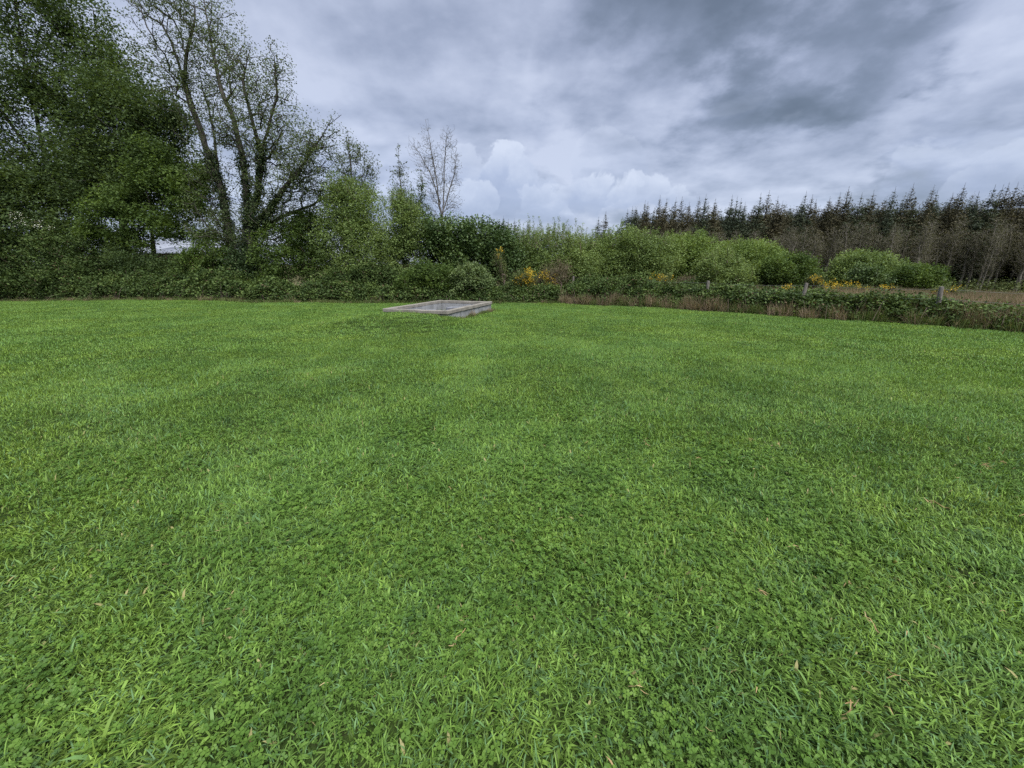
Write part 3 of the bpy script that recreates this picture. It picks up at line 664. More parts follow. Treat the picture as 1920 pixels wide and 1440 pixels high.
# blossom sprays on that last hawthorn
bt = bpy.data.objects['hawthorn_tree.001']
bp = np.array([at(q[0], q[1], 23.6) for q in ((30, 405), (45, 412), (60, 424), (92, 428), (22, 416), (215, 478), (75, 420))]) - np.array(bt.location)
tag(crown('blossom', [leaves(np.repeat(bp, 3, 0) + rng.normal(0, .16, (len(bp)*3, 3)), 9, (.12, .1, .07), 0.06, 3)], bt, M['blossom']), kind='stuff')

# slim sapling spires and the bare birch
tree('birch_tree', 'tall leafless grey birch with twin stems above the dark laurel', 825, 24,
     [[(832, 540), (830, 480), (828, 400), (820, 350), (812, 300), (805, 260), (797, 224)], [(829, 420), (832, 360, .2), (834, 300, .3), (838, 250, .3)], [(826, 380), (805, 320, -.3), (785, 285, -.4), (767, 262, -.4)], [(829, 400), (848, 340, .3), (858, 290, .4)]],
     [(800, 258, 13, 38, 0, .4), (812, 300, 24, 40, 0, .8), (840, 272, 22, 34, .3, .7), (796, 310, 30, 42, -.3, .8), (832, 340, 34, 44, 0, 1), (853, 315, 16, 44, .4, .7), (812, 370, 30, 40, 0, .9), (850, 385, 22, 28, .2, .8), (776, 276, 16, 18, -.4, .4)],
     'bare_leaf', 'bark_birch', 53, n=2300, per=1, size=0.038, sig=.05, shell=1.5, gap=0.0, ntg=2300, rmax=0.072, tip=0.0052, hang=.3, wob=.04, up=.1)
tree('sapling_tree', 'thin sparse sapling spire rising left of the bare birch', 752, 23.5,
     [[(756, 540), (756, 430), (752, 350), (748, 300), (746, 268)]],
     [(747, 290, 7, 22, 0, .3), (750, 325, 18, 26, 0, .6), (752, 360, 28, 28, 0, .8), (745, 390, 30, 25, 0, .9)],
     'alder', 'bark_grey', 57, n=420, per=4, size=0.06, sig=.07, gap=0, ntg=300, rmax=0.05, tip=.009, wob=.04)
tree('sapling_tree', 'sparse leggy sapling standing just right of the tall alder', 660, 23.5,
     [[(660, 540), (662, 420), (660, 340), (655, 270), (652, 245)], [(661, 370), (685, 320), (700, 285)], [(661, 360), (640, 310), (632, 285)]],
     [(655, 275, 16, 26, 0, .5), (672, 290, 24, 24, 0, .7), (650, 320, 30, 34, 0, .9), (695, 318, 20, 26, 0, .6), (680, 350, 34, 30, 0, .9)],
     'alder', 'bark_grey', 59, n=700, per=5, size=0.065, sig=.09, gap=0, ntg=480, rmax=0.06, tip=.009, wob=.05)
tree('sapling_tree', 'low scraggy sapling between the spire and the birch stems', 785, 23.4,
     [[(785, 540), (786, 440), (788, 380), (792, 340), (790, 325)]],
     [(790, 350, 9, 26, 0, .4), (783, 385, 20, 26, 0, .6), (798, 405, 16, 24, 0, .6)],
     'hawthorn', 'bark_grey', 61, n=330, per=7, size=0.06, sig=.08, gap=0, ntg=160, rmax=0.04, tip=.006, wob=.05)

# ------------------------------------------------------------------ shrubs, left to right (pixel lobes at real distances)
bush('elder_shrub', 'dense dark shrub at the far left end of the hedge', 40, 25.2, [(-20, 480, 60, 60, 0, 1.6), (50, 485, 60, 50, 0, 1.5), (20, 520, 90, 34, -.3, 1.5)], 'bramble', n=2400, per=16, seed=171, size=.085, gap=.08)
bush('elder_shrub', 'dark shrub below the corner tree, second from the left end', 150, 24.6, [(120, 478, 56, 44, 0, 1.5), (190, 485, 56, 44, 0, 1.5), (150, 520, 90, 34, -.3, 1.5), (225, 470, 30, 30, .2, 1)], 'bramble', n=2600, per=16, seed=173, size=.085, gap=.08)
bush('elder_shrub', 'low dark shrub under the gap where the roofs show', 290, 23.6, [(260, 500, 46, 34, 0, 1.1), (320, 508, 50, 30, 0, 1.1), (235, 480, 26, 30, .3, .9)], 'ash', n=1300, per=16, seed=175, size=.08, gap=.15)
bush('elder_shrub', 'dark ivy-covered shrub wrapped round the foot of the alder', 462, 22.0, [(455, 505, 30, 44, 0, .9), (480, 520, 36, 34, 0, .9)], 'ivy', n=1000, per=16, seed=177, size=.075, gap=.1)
bush('willow_shrub', 'rounded green bush at the foot of the ivy-wrapped alder, left side', 395, 22.2, [(395, 490, 42, 42, 0, 1.2), (365, 500, 30, 30, .2, 1), (430, 500, 26, 36, 0, 1)], 'hawthorn', n=900, per=18, seed=71, gap=.1)
bush('willow_shrub', 'mid green leafy bush under the right limbs of the alder', 545, 21.8, [(530, 480, 48, 60, 0, 1.4), (570, 455, 40, 50, .3, 1.3), (500, 510, 32, 44, -.1, 1.1), (600, 500, 40, 52, 0, 1.2), (585, 420, 30, 24, .5, 1)], 'hawthorn', n=1900, per=18, seed=73, gap=.12)
bush('willow_shrub', 'tall rounded willow bush, the highest left of the bare birch', 665, 21.6, [(645, 395, 38, 58, 0, 1.3), (680, 400, 42, 52, 0, 1.3), (640, 455, 48, 60, -.2, 1.5), (695, 465, 55, 62, -.2, 1.5), (660, 520, 70, 40, -.2, 1.4), (640, 355, 22, 26, 0, .8)], 'willow', n=3200, per=18, size=.075, seed=75, gap=.1, shoots=70, shoot_len=.6, long=2.5, cat='shrub')
bush('willow_shrub', 'narrower willow bush directly left of the birch stem', 755, 21.9, [(755, 415, 32, 48, 0, 1.1), (735, 460, 36, 50, 0, 1.2), (765, 490, 38, 50, 0, 1.1), (775, 430, 22, 40, 0, .9)], 'willow', n=1900, per=18, size=.075, seed=77, gap=.1, shoots=60, shoot_len=.6, long=2.5)
bush('laurel_shrub', 'large dark glossy evergreen bush right of the birch stem', 880, 22.4, [(850, 450, 50, 40, 0, 1.6), (905, 450, 52, 38, 0, 1.6), (935, 465, 42, 42, 0, 1.4), (825, 470, 40, 50, .2, 1.4), (880, 500, 80, 46, 0, 1.6), (945, 500, 40, 36, 0, 1.2), (800, 430, 22, 30, .3, .9)], 'laurel', n=3000, per=15, size=.095, seed=79, sig=.15, gap=.14, long=1.9)
bush('willow_shrub', 'yellow-green willow bush with a row of upright shoots along its top', 1035, 23.5, [(1000, 480, 50, 40, 0, 1.5), (1050, 482, 55, 40, 0, 1.6), (1085, 498, 45, 40, 0, 1.4), (1010, 510, 50, 36, -.3, 1.4), (970, 475, 30, 30, .3, 1)], 'willow', n=2800, per=17, size=.075, seed=81, gap=.06, shoots=200, shoot_len=.8, long=2.7)
bush('willow_shrub', 'low willow growth joining the upright-shoot bush to the tall dome', 1095, 24.2, [(1095, 478, 34, 32, 0, 1.3), (1100, 505, 46, 38, 0, 1.3), (1060, 520, 46, 30, -.4, 1.2)], 'willow', n=1500, per=16, size=.075, seed=181, gap=.06, shoots=60, shoot_len=.6, long=2.5)
bush('willow_shrub', 'tall domed pale green willow bush left of the conifer row', 1165, 24.5, [(1165, 466, 46, 36, 0, 1.6), (1195, 480, 50, 40, 0, 1.6), (1130, 492, 36, 42, 0, 1.4), (1205, 500, 50, 40, 0, 1.5), (1150, 510, 50, 34, -.2, 1.5)], 'willow', n=2900, per=18, size=.08, seed=83, gap=.08, shoots=60, shoot_len=.5, long=2.4)
bush('willow_shrub', 'bright green willow dome behind the gorse, second right of the tall dome', 1290, 26, [(1270, 480, 42, 38, 0, 1.5), (1305, 475, 36, 34, 0, 1.4), (1290, 505, 56, 34, -.2, 1.6), (1320, 495, 30, 32, .2, 1.2)], 'willow_bright', n=2300, per=17, size=.085, seed=85, gap=.08, shoots=50, shoot_len=.45)
bush('willow_shrub', 'willow growth filling between the tall dome and the bright dome', 1235, 25, [(1235, 490, 36, 44, 0, 1.4), (1225, 515, 40, 30, 0, 1.2)], 'willow', n=1300, per=16, size=.08, seed=183, gap=.06, shoots=30, shoot_len=.4)
bush('willow_shrub', 'low grey-green willow mound in front of the wide dome', 1365, 23, [(1345, 505, 40, 30, 0, 1.2), (1375, 512, 34, 26, 0, 1.1)], 'willow', n=1100, per=17, size=.075, seed=87, gap=.05, shoots=50, shoot_len=.35, long=2.6)
bush('willow_shrub', 'wide flat-topped green willow dome between the forest and the fence', 1400, 29, [(1370, 480, 40, 26, 0, 1.7), (1410, 478, 44, 26, 0, 1.7), (1440, 492, 34, 26, 0, 1.5), (1390, 510, 60, 28, 0, 1.8)], 'willow_bright', n=2300, per=17, size=.09, seed=89, gap=.08)
bush('hawthorn_shrub', 'vivid green hawthorn bush with dark gaps left of the gorse row', 1480, 22.5, [(1455, 508, 30, 26, 0, 1.1), (1490, 502, 32, 24, 0, 1.1), (1510, 522, 24, 18, 0, .9), (1470, 525, 36, 18, 0, 1)], 'hawthorn', n=1300, per=18, size=.085, seed=91, gap=.2, shell=3.2)
bush('willow_shrub', 'soft green willow mound standing alone before the bare trees', 1625, 27, [(1600, 500, 34, 26, 0, 1.5), (1640, 502, 40, 26, 0, 1.5), (1665, 515, 36, 22, 0, 1.4), (1585, 520, 34, 22, 0, 1.3), (1620, 485, 22, 16, 0, 1)], 'willow', n=1900, per=17, size=.09, seed=93, gap=.08)
bush('hawthorn_shrub', 'dark holly-like bush in front of the lone willow mound', 1628, 24.5, [(1620, 518, 24, 20, 0, .9), (1645, 528, 24, 16, 0, .9)], 'laurel', n=520, per=16, size=.085, seed=95, gap=.1)
bush('hawthorn_shrub', 'fresh green hawthorn bush right of the lone willow mound', 1725, 24, [(1705, 520, 28, 22, 0, 1.1), (1735, 518, 28, 20, 0, 1.1), (1720, 535, 42, 14, 0, 1)], 'hawthorn', n=1100, per=18, size=.085, seed=97, gap=.18, shell=3.2)
bush('leafy_shrub', 'pale green leafy shrub behind the right end of the concrete tank', 880, 18.9, [(893, 520, 22, 22, 0, .7), (862, 524, 20, 20, 0, .7), (908, 536, 16, 22, 0, .6), (845, 538, 18, 16, 0, .6), (880, 508, 10, 12, 0, .4)], 'pale', n=900, per=13, shoots=30, shoot_len=.25, size=.075, seed=99, sig=.09, gap=.12, upright=.6)
bush('leafy_shrub', 'mid green leafy shrub behind the left end of the concrete tank', 800, 19.3, [(800, 520, 34, 26, 0, .9), (835, 525, 26, 26, 0, .8), (770, 535, 26, 22, 0, .8)], 'hawthorn', n=1100, per=14, size=.075, seed=101, sig=.1, gap=.12, upright=.4)
bush('leafy_shrub', 'dark evergreen shrub filling the hollow under the willow bushes', 700, 20.4, [(690, 520, 50, 28, 0, .9), (740, 525, 36, 28, 0, .9), (640, 530, 36, 26, 0, .9)], 'bramble', n=1300, per=14, size=.075, seed=103, sig=.1, gap=.12)

def flowers(k, spots, Y, spread=.16):
    def f(t, C, lobes, r):
        b = np.array(t.location); pts = []
        for (px, py, rp) in spots:
            s = Y/ray(px, py)[1]
            pts.append(at(px, py, Y-.25) - b + r.normal(0, 1, (k, 3))*np.array([rp*s, .2, rp*s*.8])*.6)
        tag(crown('flowers', [leaves(np.concatenate(pts), 9, (.05, .05, .05), .045, 5, long=1.2, upright=.5)], t, M['gorse_yellow']), kind='stuff')
    return f
bush('gorse_shrub', 'gorse with a dense yellow flower head left of the rusty gorse', 985, 19.2, [(980, 528, 22, 22, 0, .6), (965, 540, 16, 16, 0, .5)], 'gorse_green', n=420, per=14, size=.06, seed=111, sig=.08, long=3.5, extra=flowers(26, [(985, 520, 10), (992, 512, 7), (975, 530, 10), (995, 528, 8)], 19.2), group=None)
bush('gorse_shrub', 'rusty half-dead gorse with a few yellow flowers near the fence start', 1045, 19.4, [(1030, 520, 24, 24, 0, .7), (1052, 510, 20, 24, 0, .7), (1010, 535, 16, 18, 0, .6)], 'rust', n=560, per=11, size=.05, seed=113, sig=.09, long=3.5, extra=flowers(14, [(1028, 523, 10), (1020, 515, 8), (1040, 532, 8)], 19.4))
bush('gorse_shrub', 'narrow gorse with orange-yellow tips against the dark evergreen bush', 937, 20.2, [(935, 485, 12, 14, 0, .5), (942, 512, 9, 20, 0, .4)], 'gorse_green', n=200, per=9, size=.055, seed=115, sig=.09, long=3, extra=flowers(5, [(932, 478, 7), (938, 470, 5)], 20.2))
bush('gorse_shrub', 'gorse in yellow bloom behind the first fence post', 1235, 19.4, [(1215, 530, 20, 8, 0, .6), (1245, 526, 16, 11, 0, .6)], 'gorse_green', n=320, per=14, size=.06, seed=117, sig=.08, long=3.5, extra=flowers(14, [(1238, 522, 10), (1248, 524, 8), (1208, 529, 9), (1225, 527, 8)], 19.4))
bush('gorse_shrub', 'pinkish-brown dead gorse between the first two fence posts', 1283, 19.4, [(1285, 529, 14, 12, 0, .5), (1270, 533, 10, 8, 0, .4)], 'rust', n=220, per=14, size=.05, seed=119, sig=.08, long=3)
bush('gorse_shrub', 'small gorse sprig in bloom left of the third fence post', 1475, 17.5, [(1474, 543, 8, 5, 0, .3)], 'gorse_green', n=60, per=12, size=.05, seed=121, sig=.07, long=3.5, extra=flowers(12, [(1472, 541, 6), (1478, 542, 5)], 17.5))
bush('gorse_shrub', 'gorse blooming below the vivid green hawthorn bush', 1530, 20.5, [(1528, 526, 14, 10, 0, .5)], 'gorse_green', n=150, per=12, size=.06, seed=123, sig=.07, long=3.5, extra=flowers(12, [(1526, 522, 6), (1534, 528, 6)], 20.5))
bush('gorse_shrub', 'longest low gorse in full yellow bloom at the field edge', 1590, 20, [(1560, 540, 20, 7, 0, .5), (1590, 541, 22, 7, 0, .5), (1618, 545, 16, 7, 0, .5)], 'gorse_green', n=460, per=12, size=.06, seed=125, sig=.07, long=3.5, extra=flowers(20, [(1556, 537, 11), (1575, 537, 9), (1597, 539, 11), (1618, 544, 9), (1629, 548, 5)], 20))
bush('gorse_shrub', 'small yellow gorse below the fresh green hawthorn', 1665, 19.5, [(1667, 546, 13, 9, 0, .5)], 'gorse_green', n=150, per=12, size=.06, seed=127, sig=.07, long=3.5, extra=flowers(14, [(1660, 540, 5), (1669, 545, 7), (1671, 550, 5)], 19.5))
bush('gorse_shrub', 'gorse with thinning yellow bloom behind the last fence post', 1785, 17, [(1775, 548, 20, 11, 0, .5), (1800, 550, 14, 9, 0, .5), (1755, 550, 10, 8, 0, .4)], 'gorse_green', n=300, per=12, size=.055, seed=129, sig=.07, long=3.5, extra=flowers(6, [(1760, 547, 8), (1790, 545, 9), (1775, 550, 8)], 17))

# ------------------------------------------------------------------ bramble bank along the lawn, uncut edge grass, rush field
def poly_at(s):
    seg = np.linalg.norm(np.diff(EDGE, axis=0), axis=1); cs = np.concatenate([[0], np.cumsum(seg)]); s = np.clip(s, 0, cs[-1]-1e-6)
    k = np.clip(np.searchsorted(cs, s, side='right')-1, 0, len(seg)-1); u = (s-cs[k])/seg[k]; p = EDGE[k] + (EDGE[k+1]-EDGE[k])*u[:, None]
    d = (EDGE[k+1]-EDGE[k])/seg[k][:, None]; return p, np.stack([-d[:, 1], d[:, 0]], 1), cs
_, _, CS = poly_at(np.array([0.]))
sL0, sMid, sR = CS[1]-6, CS[6], CS[10]+3
def hedge(name, label, s0, s1, hfun, depth, n, matn, seed, size=.075, per=9):
    r = np.random.default_rng(seed); s = r.uniform(s0, s1, n); p, nn, _ = poly_at(s); q = r.random(n)**0.8; dd = 0.18+q*depth; wv = np.array([mnoise.noise(Vector((a*1.1, seed, 0)))+.6*mnoise.noise(Vector((a*3.1, seed, 5))) for a in s]); dd = dd + np.maximum(0, wv)*.75*(1-q)
    xy = p + nn*dd[:, None]; h = hfun(s)*(0.72+0.62*np.array([mnoise.noise(Vector((a*0.8, b*.8, seed)))+.5*mnoise.noise(Vector((a*2.6, b*2.6, seed))) for a, b in xy]))*np.sin(np.clip((dd+.12)/depth*3.0, 0.15, PI/2))
    zz_ = h*(0.05 + 0.95*r.random(n)**0.55)
    C = np.stack([xy[:, 0], xy[:, 1], gz(xy[:, 0], xy[:, 1])+zz_], 1)
    v_, f_, t_, c_ = leaves(C, per, (.13, .13, .06), size, seed+1, long=1.5, flat=1.3)
    # arching stems
    k = r.choice(n, n//14, replace=False); b = C[k].copy(); b[:, 2] = gz(b[:, 0], b[:, 1]); b[:, :2] += r.normal(0, .3, (len(k), 2))
    mid = (b+C[k])/2 + np.array([0, 0, .25])
    o = link(name, mesh(name, v_, [f_], M[matn], {'tone': t_, 'clump': c_})); tag(o, label, None, None, 'stuff')
    sv_, sf_ = join([tubes(b, mid, np.full(len(k), .006), np.full(len(k), .005), 3), tubes(mid, C[k], np.full(len(k), .005), np.full(len(k), .003), 3)])
    o2 = link('bramble_stems', mesh('bramble_stems', sv_, [sf_], M['bark_brown']), o)
    return o
hedge('bramble_thicket', 'bramble thicket along the left lawn edge beneath the trees', sL0, CS[5], lambda s: np.interp(s, [CS[1], CS[2], CS[3], CS[4], CS[5]], [2.3, 1.7, 1.25, .95, .7]), 2.2, 12500, 'bramble', 131, size=.098, per=12)
hedge('bramble_bank', 'low bramble bank along the right lawn edge under the fence', CS[5]-1, sR, lambda s: np.interp(s, [CS[5], CS[6], CS[7], CS[8], CS[9], CS[10]], [.75, 1.15, 1.15, 1.0, .82, .62]), 2.0, 11500, 'bramble', 133, size=.082, per=13)

tg_v = []
for i in range(4):
    v_, f_, a_ = blades(70, 0.16, 0.14, 0.46, 0.007, 0.30, 700+i, 3, 0.2, 0.1); tg_v.append(mesh('tall_tuft_%d' % i, v_, f_, M['tall_grass'], a_))
for i in range(4):
    v_, f_, a_ = blades(130, 0.22, 0.30, 0.68, 0.0075, 0.26, 720+i, 3, 0.3, 0.0); tg_v.append(mesh('rush_tuft_%d' % i, v_, f_, M['rush'], a_))
r = np.random.default_rng(5)
n = 1500; s = r.uniform(sL0, sR, n); p, nn, _ = poly_at(s); xy = p + nn*r.uniform(-0.02, 0.45, n)[:, None]
right = s > CS[6]; hh = np.where(right, r.uniform(.4, 1.15, n), r.uniform(.25, .6, n)); keep = r.random(n) < np.where(right, 1, .8); xy, hh = xy[keep], hh[keep]
kk = len(xy); per_ = r.uniform(0, 2*(TL+TW), 170); ex_ = []
for q_ in per_:
    if q_ < TW: u_, v_ = -.04, q_
    elif q_ < TW+TL: u_, v_ = q_-TW, -.04
    elif q_ < 2*TW+TL: u_, v_ = TL+.04, q_-TW-TL
    else: u_, v_ = q_-2*TW-TL, TW+.04
    ex_.append(TA + TU*u_ + TVv*v_)
xy = np.vstack([xy, ex_]); hh = np.concatenate([hh, r.uniform(.15, .34, 170)]); keep2 = np.concatenate([s[keep], np.full(170, CS[4])])
dy_ = r.random(len(xy)) < np.where(keep2 > CS[6], np.where(vnoise(xy, .9, 31.) > .08, .55, .05), .03)
scatter('uncut_grass', np.stack([xy[:, 0], xy[:, 1], gz(xy[:, 0], xy[:, 1])], 1), np.stack([r.normal(0, .1, len(xy)), r.normal(0, .1, len(xy)), r.random(len(xy))*6.28], 1),
        np.stack([hh**.3, hh**.3, hh], 1), np.where(dy_, 4, 0)+r.integers(0, 4, len(xy)), tg_v, 'uncut grass fringe at the foot of the hedge')
# rush field beyond the fence
n = 26000; X = r.uniform(3, 42, n); Yv = r.uniform(7, 30, n); P_ = np.stack([X, Yv], 1); ed = edge_dist(P_)
k = (ed > np.where((X > 9.5) & (Yv < 13), .45, 1.45)) & (ed < 16) & (X > 5.5 + 0.05*Yv) & (X/Yv < 1.6); P_ = P_[k]; ed = ed[k]
kk_ = r.random(len(P_)) < np.where(ed < 2.2, .6, 1); P_ = P_[kk_]
hz = 0.95+0.35*vnoise(P_, .5, 3)+r.normal(0, .1, len(P_)); hz = np.clip(hz, .3, 1.3)
scatter('rush_field', np.stack([P_[:, 0], P_[:, 1], gz(P_[:, 0], P_[:, 1])], 1), np.stack([r.normal(0, .12, len(P_)), r.normal(0, .12, len(P_)), r.random(len(P_))*6.28], 1),
        np.stack([np.ones(len(P_))*1.1, np.ones(len(P_))*1.1, hz], 1), np.where(r.random(len(P_)) < .82, 4, 0)+r.integers(0, 4, len(P_)), tg_v, 'dry brown rush and grass field beyond the fence')

# ------------------------------------------------------------------ conifers
def spruce_mesh(seed, H=12.5, full=0.35):
    r = np.random.default_rng(seed); Pp = []; Qq = []; r0 = []; r1 = []; cents = []; szs = []
    zb = H*full; z_ = H-.28
    while z_ > zb:
        dep = H - z_; L = min(0.13 + 0.30*dep**1.25, 2.5)*r.uniform(.82, 1.15)
        nb = 5 if dep < 3 else 6
        for a in r.random(1)*6.28 + np.arange(nb)*6.28/nb + r.normal(0, .2, nb):
            l = L*r.uniform(.75, 1.15); up = 0.55 if dep < 2.5 else 0.15
            e = np.array([math.cos(a)*l, math.sin(a)*l, z_ + up*l - 0.06*l*l*(dep > 2.5)])
            s0 = np.array([0, 0, z_]); Pp.append(s0); Qq.append(e); r0.append(.012+.006*min(dep, 4)/4); r1.append(.005)
            m_ = max(2, int(l/0.13)); t_ = np.linspace(.15, 1, m_)[:, None]; cents.append(s0 + (e-s0)*t_); szs += [min(.13+.045*dep, .30)]*m_
        z_ -= (0.34 + .03*min(dep, 3))*r.uniform(.85, 1.15) if dep < 4 else .30
    k = int(H*.35/.12); cents.append(np.stack([np.zeros(k), np.zeros(k), np.linspace(H*.66, H+.35, k)], 1)); szs += list(np.linspace(.2, .06, k))
    tv, tf = join([tubes(np.array([[0, 0, -1.], [0, 0, H*.5]]), np.array([[0, 0, H*.5], [0, 0, H+.55]]), [.15, .09], [.09, .010], 6), tubes(Pp, Qq, r0, r1, 3)])
    C = np.concatenate(cents); szs = np.array(szs); gs_ = []
    for lo, hi in ((0, .14), (.14, .2), (.2, .4)):
        k = (szs >= lo) & (szs < hi)
        if k.any(): gs_.append(leaves(C[k], 3, (lambda q: (q*.45, q*.45, q*.2))(szs[k].mean()), float(szs[k].mean()), seed+1, hang=.25, long=2.8, flat=.4))
    vv, ff = join([(g[0], g[1]) for g in gs_])
    return tv, tf, (vv, ff, np.concatenate([g[2] for g in gs_]), np.concatenate([g[3] for g in gs_]))
spr = []
for i in range(5):
    tv, tf, L1 = spruce_mesh(800+i, 12.5, (0.30, .36, .42, .05, .10)[i])
    mt = mesh('spruce_trunk', tv, [tf], M['bark_dark']); mc = mesh('spruce_crown', L1[0], [L1[1]], M['spruce' if i % 2 else 'spruce_brown'], {'tone': L1[2], 'clump': L1[3]})
    spr.append((mt, mc))
def spruce_line(u):  # u: 0..1 left end to right end
    A, B = np.array([16.6, 77.]), np.array([84., 50.]); return A + (B-A)*u
GS = 'spruces of the plantation on the right skyline'
LS = 'spruce in the second plantation row, its tip rising between front-row trees'
def put_spruce(i, x, y, hs, label=LS, grp=GS, wd=1.0):
    t = thing('spruce_tree', label, 'tree', (x, y, float(gz(x, y))), grp)
    a = link('trunk', spr[i][0], t); b = link('crown', spr[i][1], t)
    t.rotation_euler = (0, 0, r.random()*6.28); t.scale = (wd, wd, hs); return t
ONE = ['', 'first', 'second', 'third', 'fourth', 'fifth', 'sixth', 'seventh', 'eighth', 'ninth', 'tenth', 'eleventh', 'twelfth', 'thirteenth', 'fourteenth', 'fifteenth', 'sixteenth', 'seventeenth', 'eighteenth', 'nineteenth', 'twentieth']
N1 = 38
for k in range(N1):
    u = (k+r.uniform(-.25, .25))/N1*1.0; q = spruce_line(max(u, 0.006)); hs = r.uniform(.88, 1.07)*(1.10-.09*u)
    x, y = q + r.normal(0, .4, 2)
    if k == 0: put_spruce(3, x-1.2, y, .93, 'short lone spruce at the left end of the plantation skyline', None, .8)
    elif k == 1: put_spruce(2, x-1.4, y, 1.0, 'second spruce from the left end, split from the row by sky', None, .85)
    else:
        hr = hs/(1.10-.09*u); adj = 'tall' if hr > 1.02 else ('short' if hr < .96 else 'slender')
        lb = '%s front-row plantation spruce, %s from the left end of the row' % (adj, ONE[k+1]) if k < 19 else '%s front-row plantation spruce, %s from the right end of the row' % (adj, ONE[N1-k])
        put_spruce(int(r.integers(0, 5)), x, y, hs, lb, wd=r.uniform(.9, 1.1))
for k in range(30):
    u = (k+.5+r.uniform(-.3, .3))/30*.98+.05; q = spruce_line(u) + np.array([1.2, 2.9]) + r.normal(0, .4, 2)
    put_spruce(int(r.integers(0, 5)), q[0], q[1], r.uniform(.98, 1.12)*(1.09-.08*u), wd=r.uniform(.85, 1.05))
q = spruce_line(.86); put_spruce(1, q[0]+1.5, q[1]-2.4, 1.10, 'tallest spruce, its broad tip highest on the right skyline', None, 1.2)
# rest of the wood behind reads as one dark mass
nb = 330; uu = r.random(nb); dd = r.uniform(5.5, 22, nb); q = np.array([spruce_line(a*.97+.06) for a in uu]) + dd[:, None]*np.array([.38, .92])
smerge = []
for i in range(5):
    v1 = np.array([v.co[:] for v in spr[i][1].vertices]); f1 = np.arange(len(v1)).reshape(-1, 4)
    smerge.append(spr[i][1])
hb = r.uniform(.92, 1.05, nb)*(1.09-.08*uu)
scatter('spruce_wood', np.stack([q[:, 0], q[:, 1], gz(q[:, 0], q[:, 1])], 1), np.stack([0*hb, 0*hb, r.random(nb)*6.28], 1), np.stack([1.15+0*hb, 1.15+0*hb, hb], 1), r.integers(3, 5, nb), smerge, 'dark massed spruce wood behind the front plantation rows')
# far tips seen over the dark evergreen bush
FT = ['leftmost', 'second leftmost', 'third from left', 'tallest', 'fourth from right', 'rightmost', 'small middle', 'third from right']
for k, (px, py) in enumerate(((884, 404), (905, 410), (932, 412), (944, 408), (965, 413), (990, 415), (918, 409), (953, 414))):
    Y = 95 + 3*(k % 3); c_ = at(px, py, Y); g_ = float(gz(c_[0], Y)); put_spruce(k % 5, c_[0], Y, (c_[2]-g_)/12.6, 'distant spruce tip just clearing the dark evergreen bush', 'far spruces over the evergreen bush', .85)

# belt of bare budding trees in front of the spruces
bare = []
for i in range(6):
    rr = np.random.default_rng(900+i); H = 8.0
    pts = [(0, 0, -.6), (rr.normal(0, .1), rr.normal(0, .1), 2.5), (rr.normal(0, .35), rr.normal(0, .2), 5), (rr.normal(0, .5), rr.normal(0, .3), 7.6)]
    limbs = [(pts, None)]
    if i % 2: limbs.append(([(0.1, 0, 1.2), (rr.uniform(-.5, .5), rr.normal(0, .3), 4), (rr.uniform(-.8, .8), rr.normal(0, .4), 6.8)], 0))
    C = lobe_points([(0, 0, 6.2, 1.5, 1.2, 2.0), (.2, 0, 4.4, 1.4, 1.2, 1.8), (-.3, 0, 7.2, .9, .8, 1.1), (0, 0, 2.8, .9, .8, 1.2)], 620, 1.4, 900+i)
    P, par, rad = skeleton(limbs, C[:560], 900+i, .45, .011, .14, rmax=.12, wob=.04)
    v_, f_ = sk_mesh(P, par, rad); L1 = leaves(C, 5, (.2, .2, .2), .085, 950+i, long=2)
    bare.append((mesh('bare_trunk', v_, [f_], M['bark_far']), mesh('bare_crown', L1[0], [L1[1]], M['bare_leaf'], {'tone': L1[2], 'clump': L1[3]})))
NB = 92
for k in range(NB):
    u = 0.02 + (k+r.uniform(-.4, .4))/NB*.98; q = spruce_line(max(u, .0)) - np.array([.38, .92])*r.uniform(3.0, 9.0); hs = r.uniform(.85, 1.16)
    i = int(r.integers(0, 6)); lb = ('pale-stemmed bare tree, %s from the right end of the bare belt' % ONE[NB-k]) if NB-k <= 8 else 'thin grey budding tree in the belt before the dark spruces'; t = thing('bare_tree', lb, 'tree', (q[0], q[1], float(gz(q[0], q[1]))), 'bare budding trees in front of the plantation')
    link('trunk', bare[i][0], t); link('crown', bare[i][1], t); t.rotation_euler = (0, 0, r.random()*6.28); t.scale = (1, 1, hs)
# rough undergrowth at the foot of the belt
uu = r.random(1500)*1.02; q = np.array([spruce_line(a) for a in uu]) - np.array([.38, .92])*r.uniform(-3, 13, 1500)[:, None]
C = np.stack([q[:, 0], q[:, 1], gz(q[:, 0], q[:, 1])+r.uniform(.1, 1.1, 1500)], 1); L1 = leaves(C, 20, (.6, .6, .35), .2, 77, long=1.8)
tag(link('undergrowth', mesh('undergrowth', L1[0], [L1[1]], M['gorse_green'], {'tone': L1[2], 'clump': L1[3]})), 'dark scrub undergrowth at the foot of the bare trees', kind='stuff')

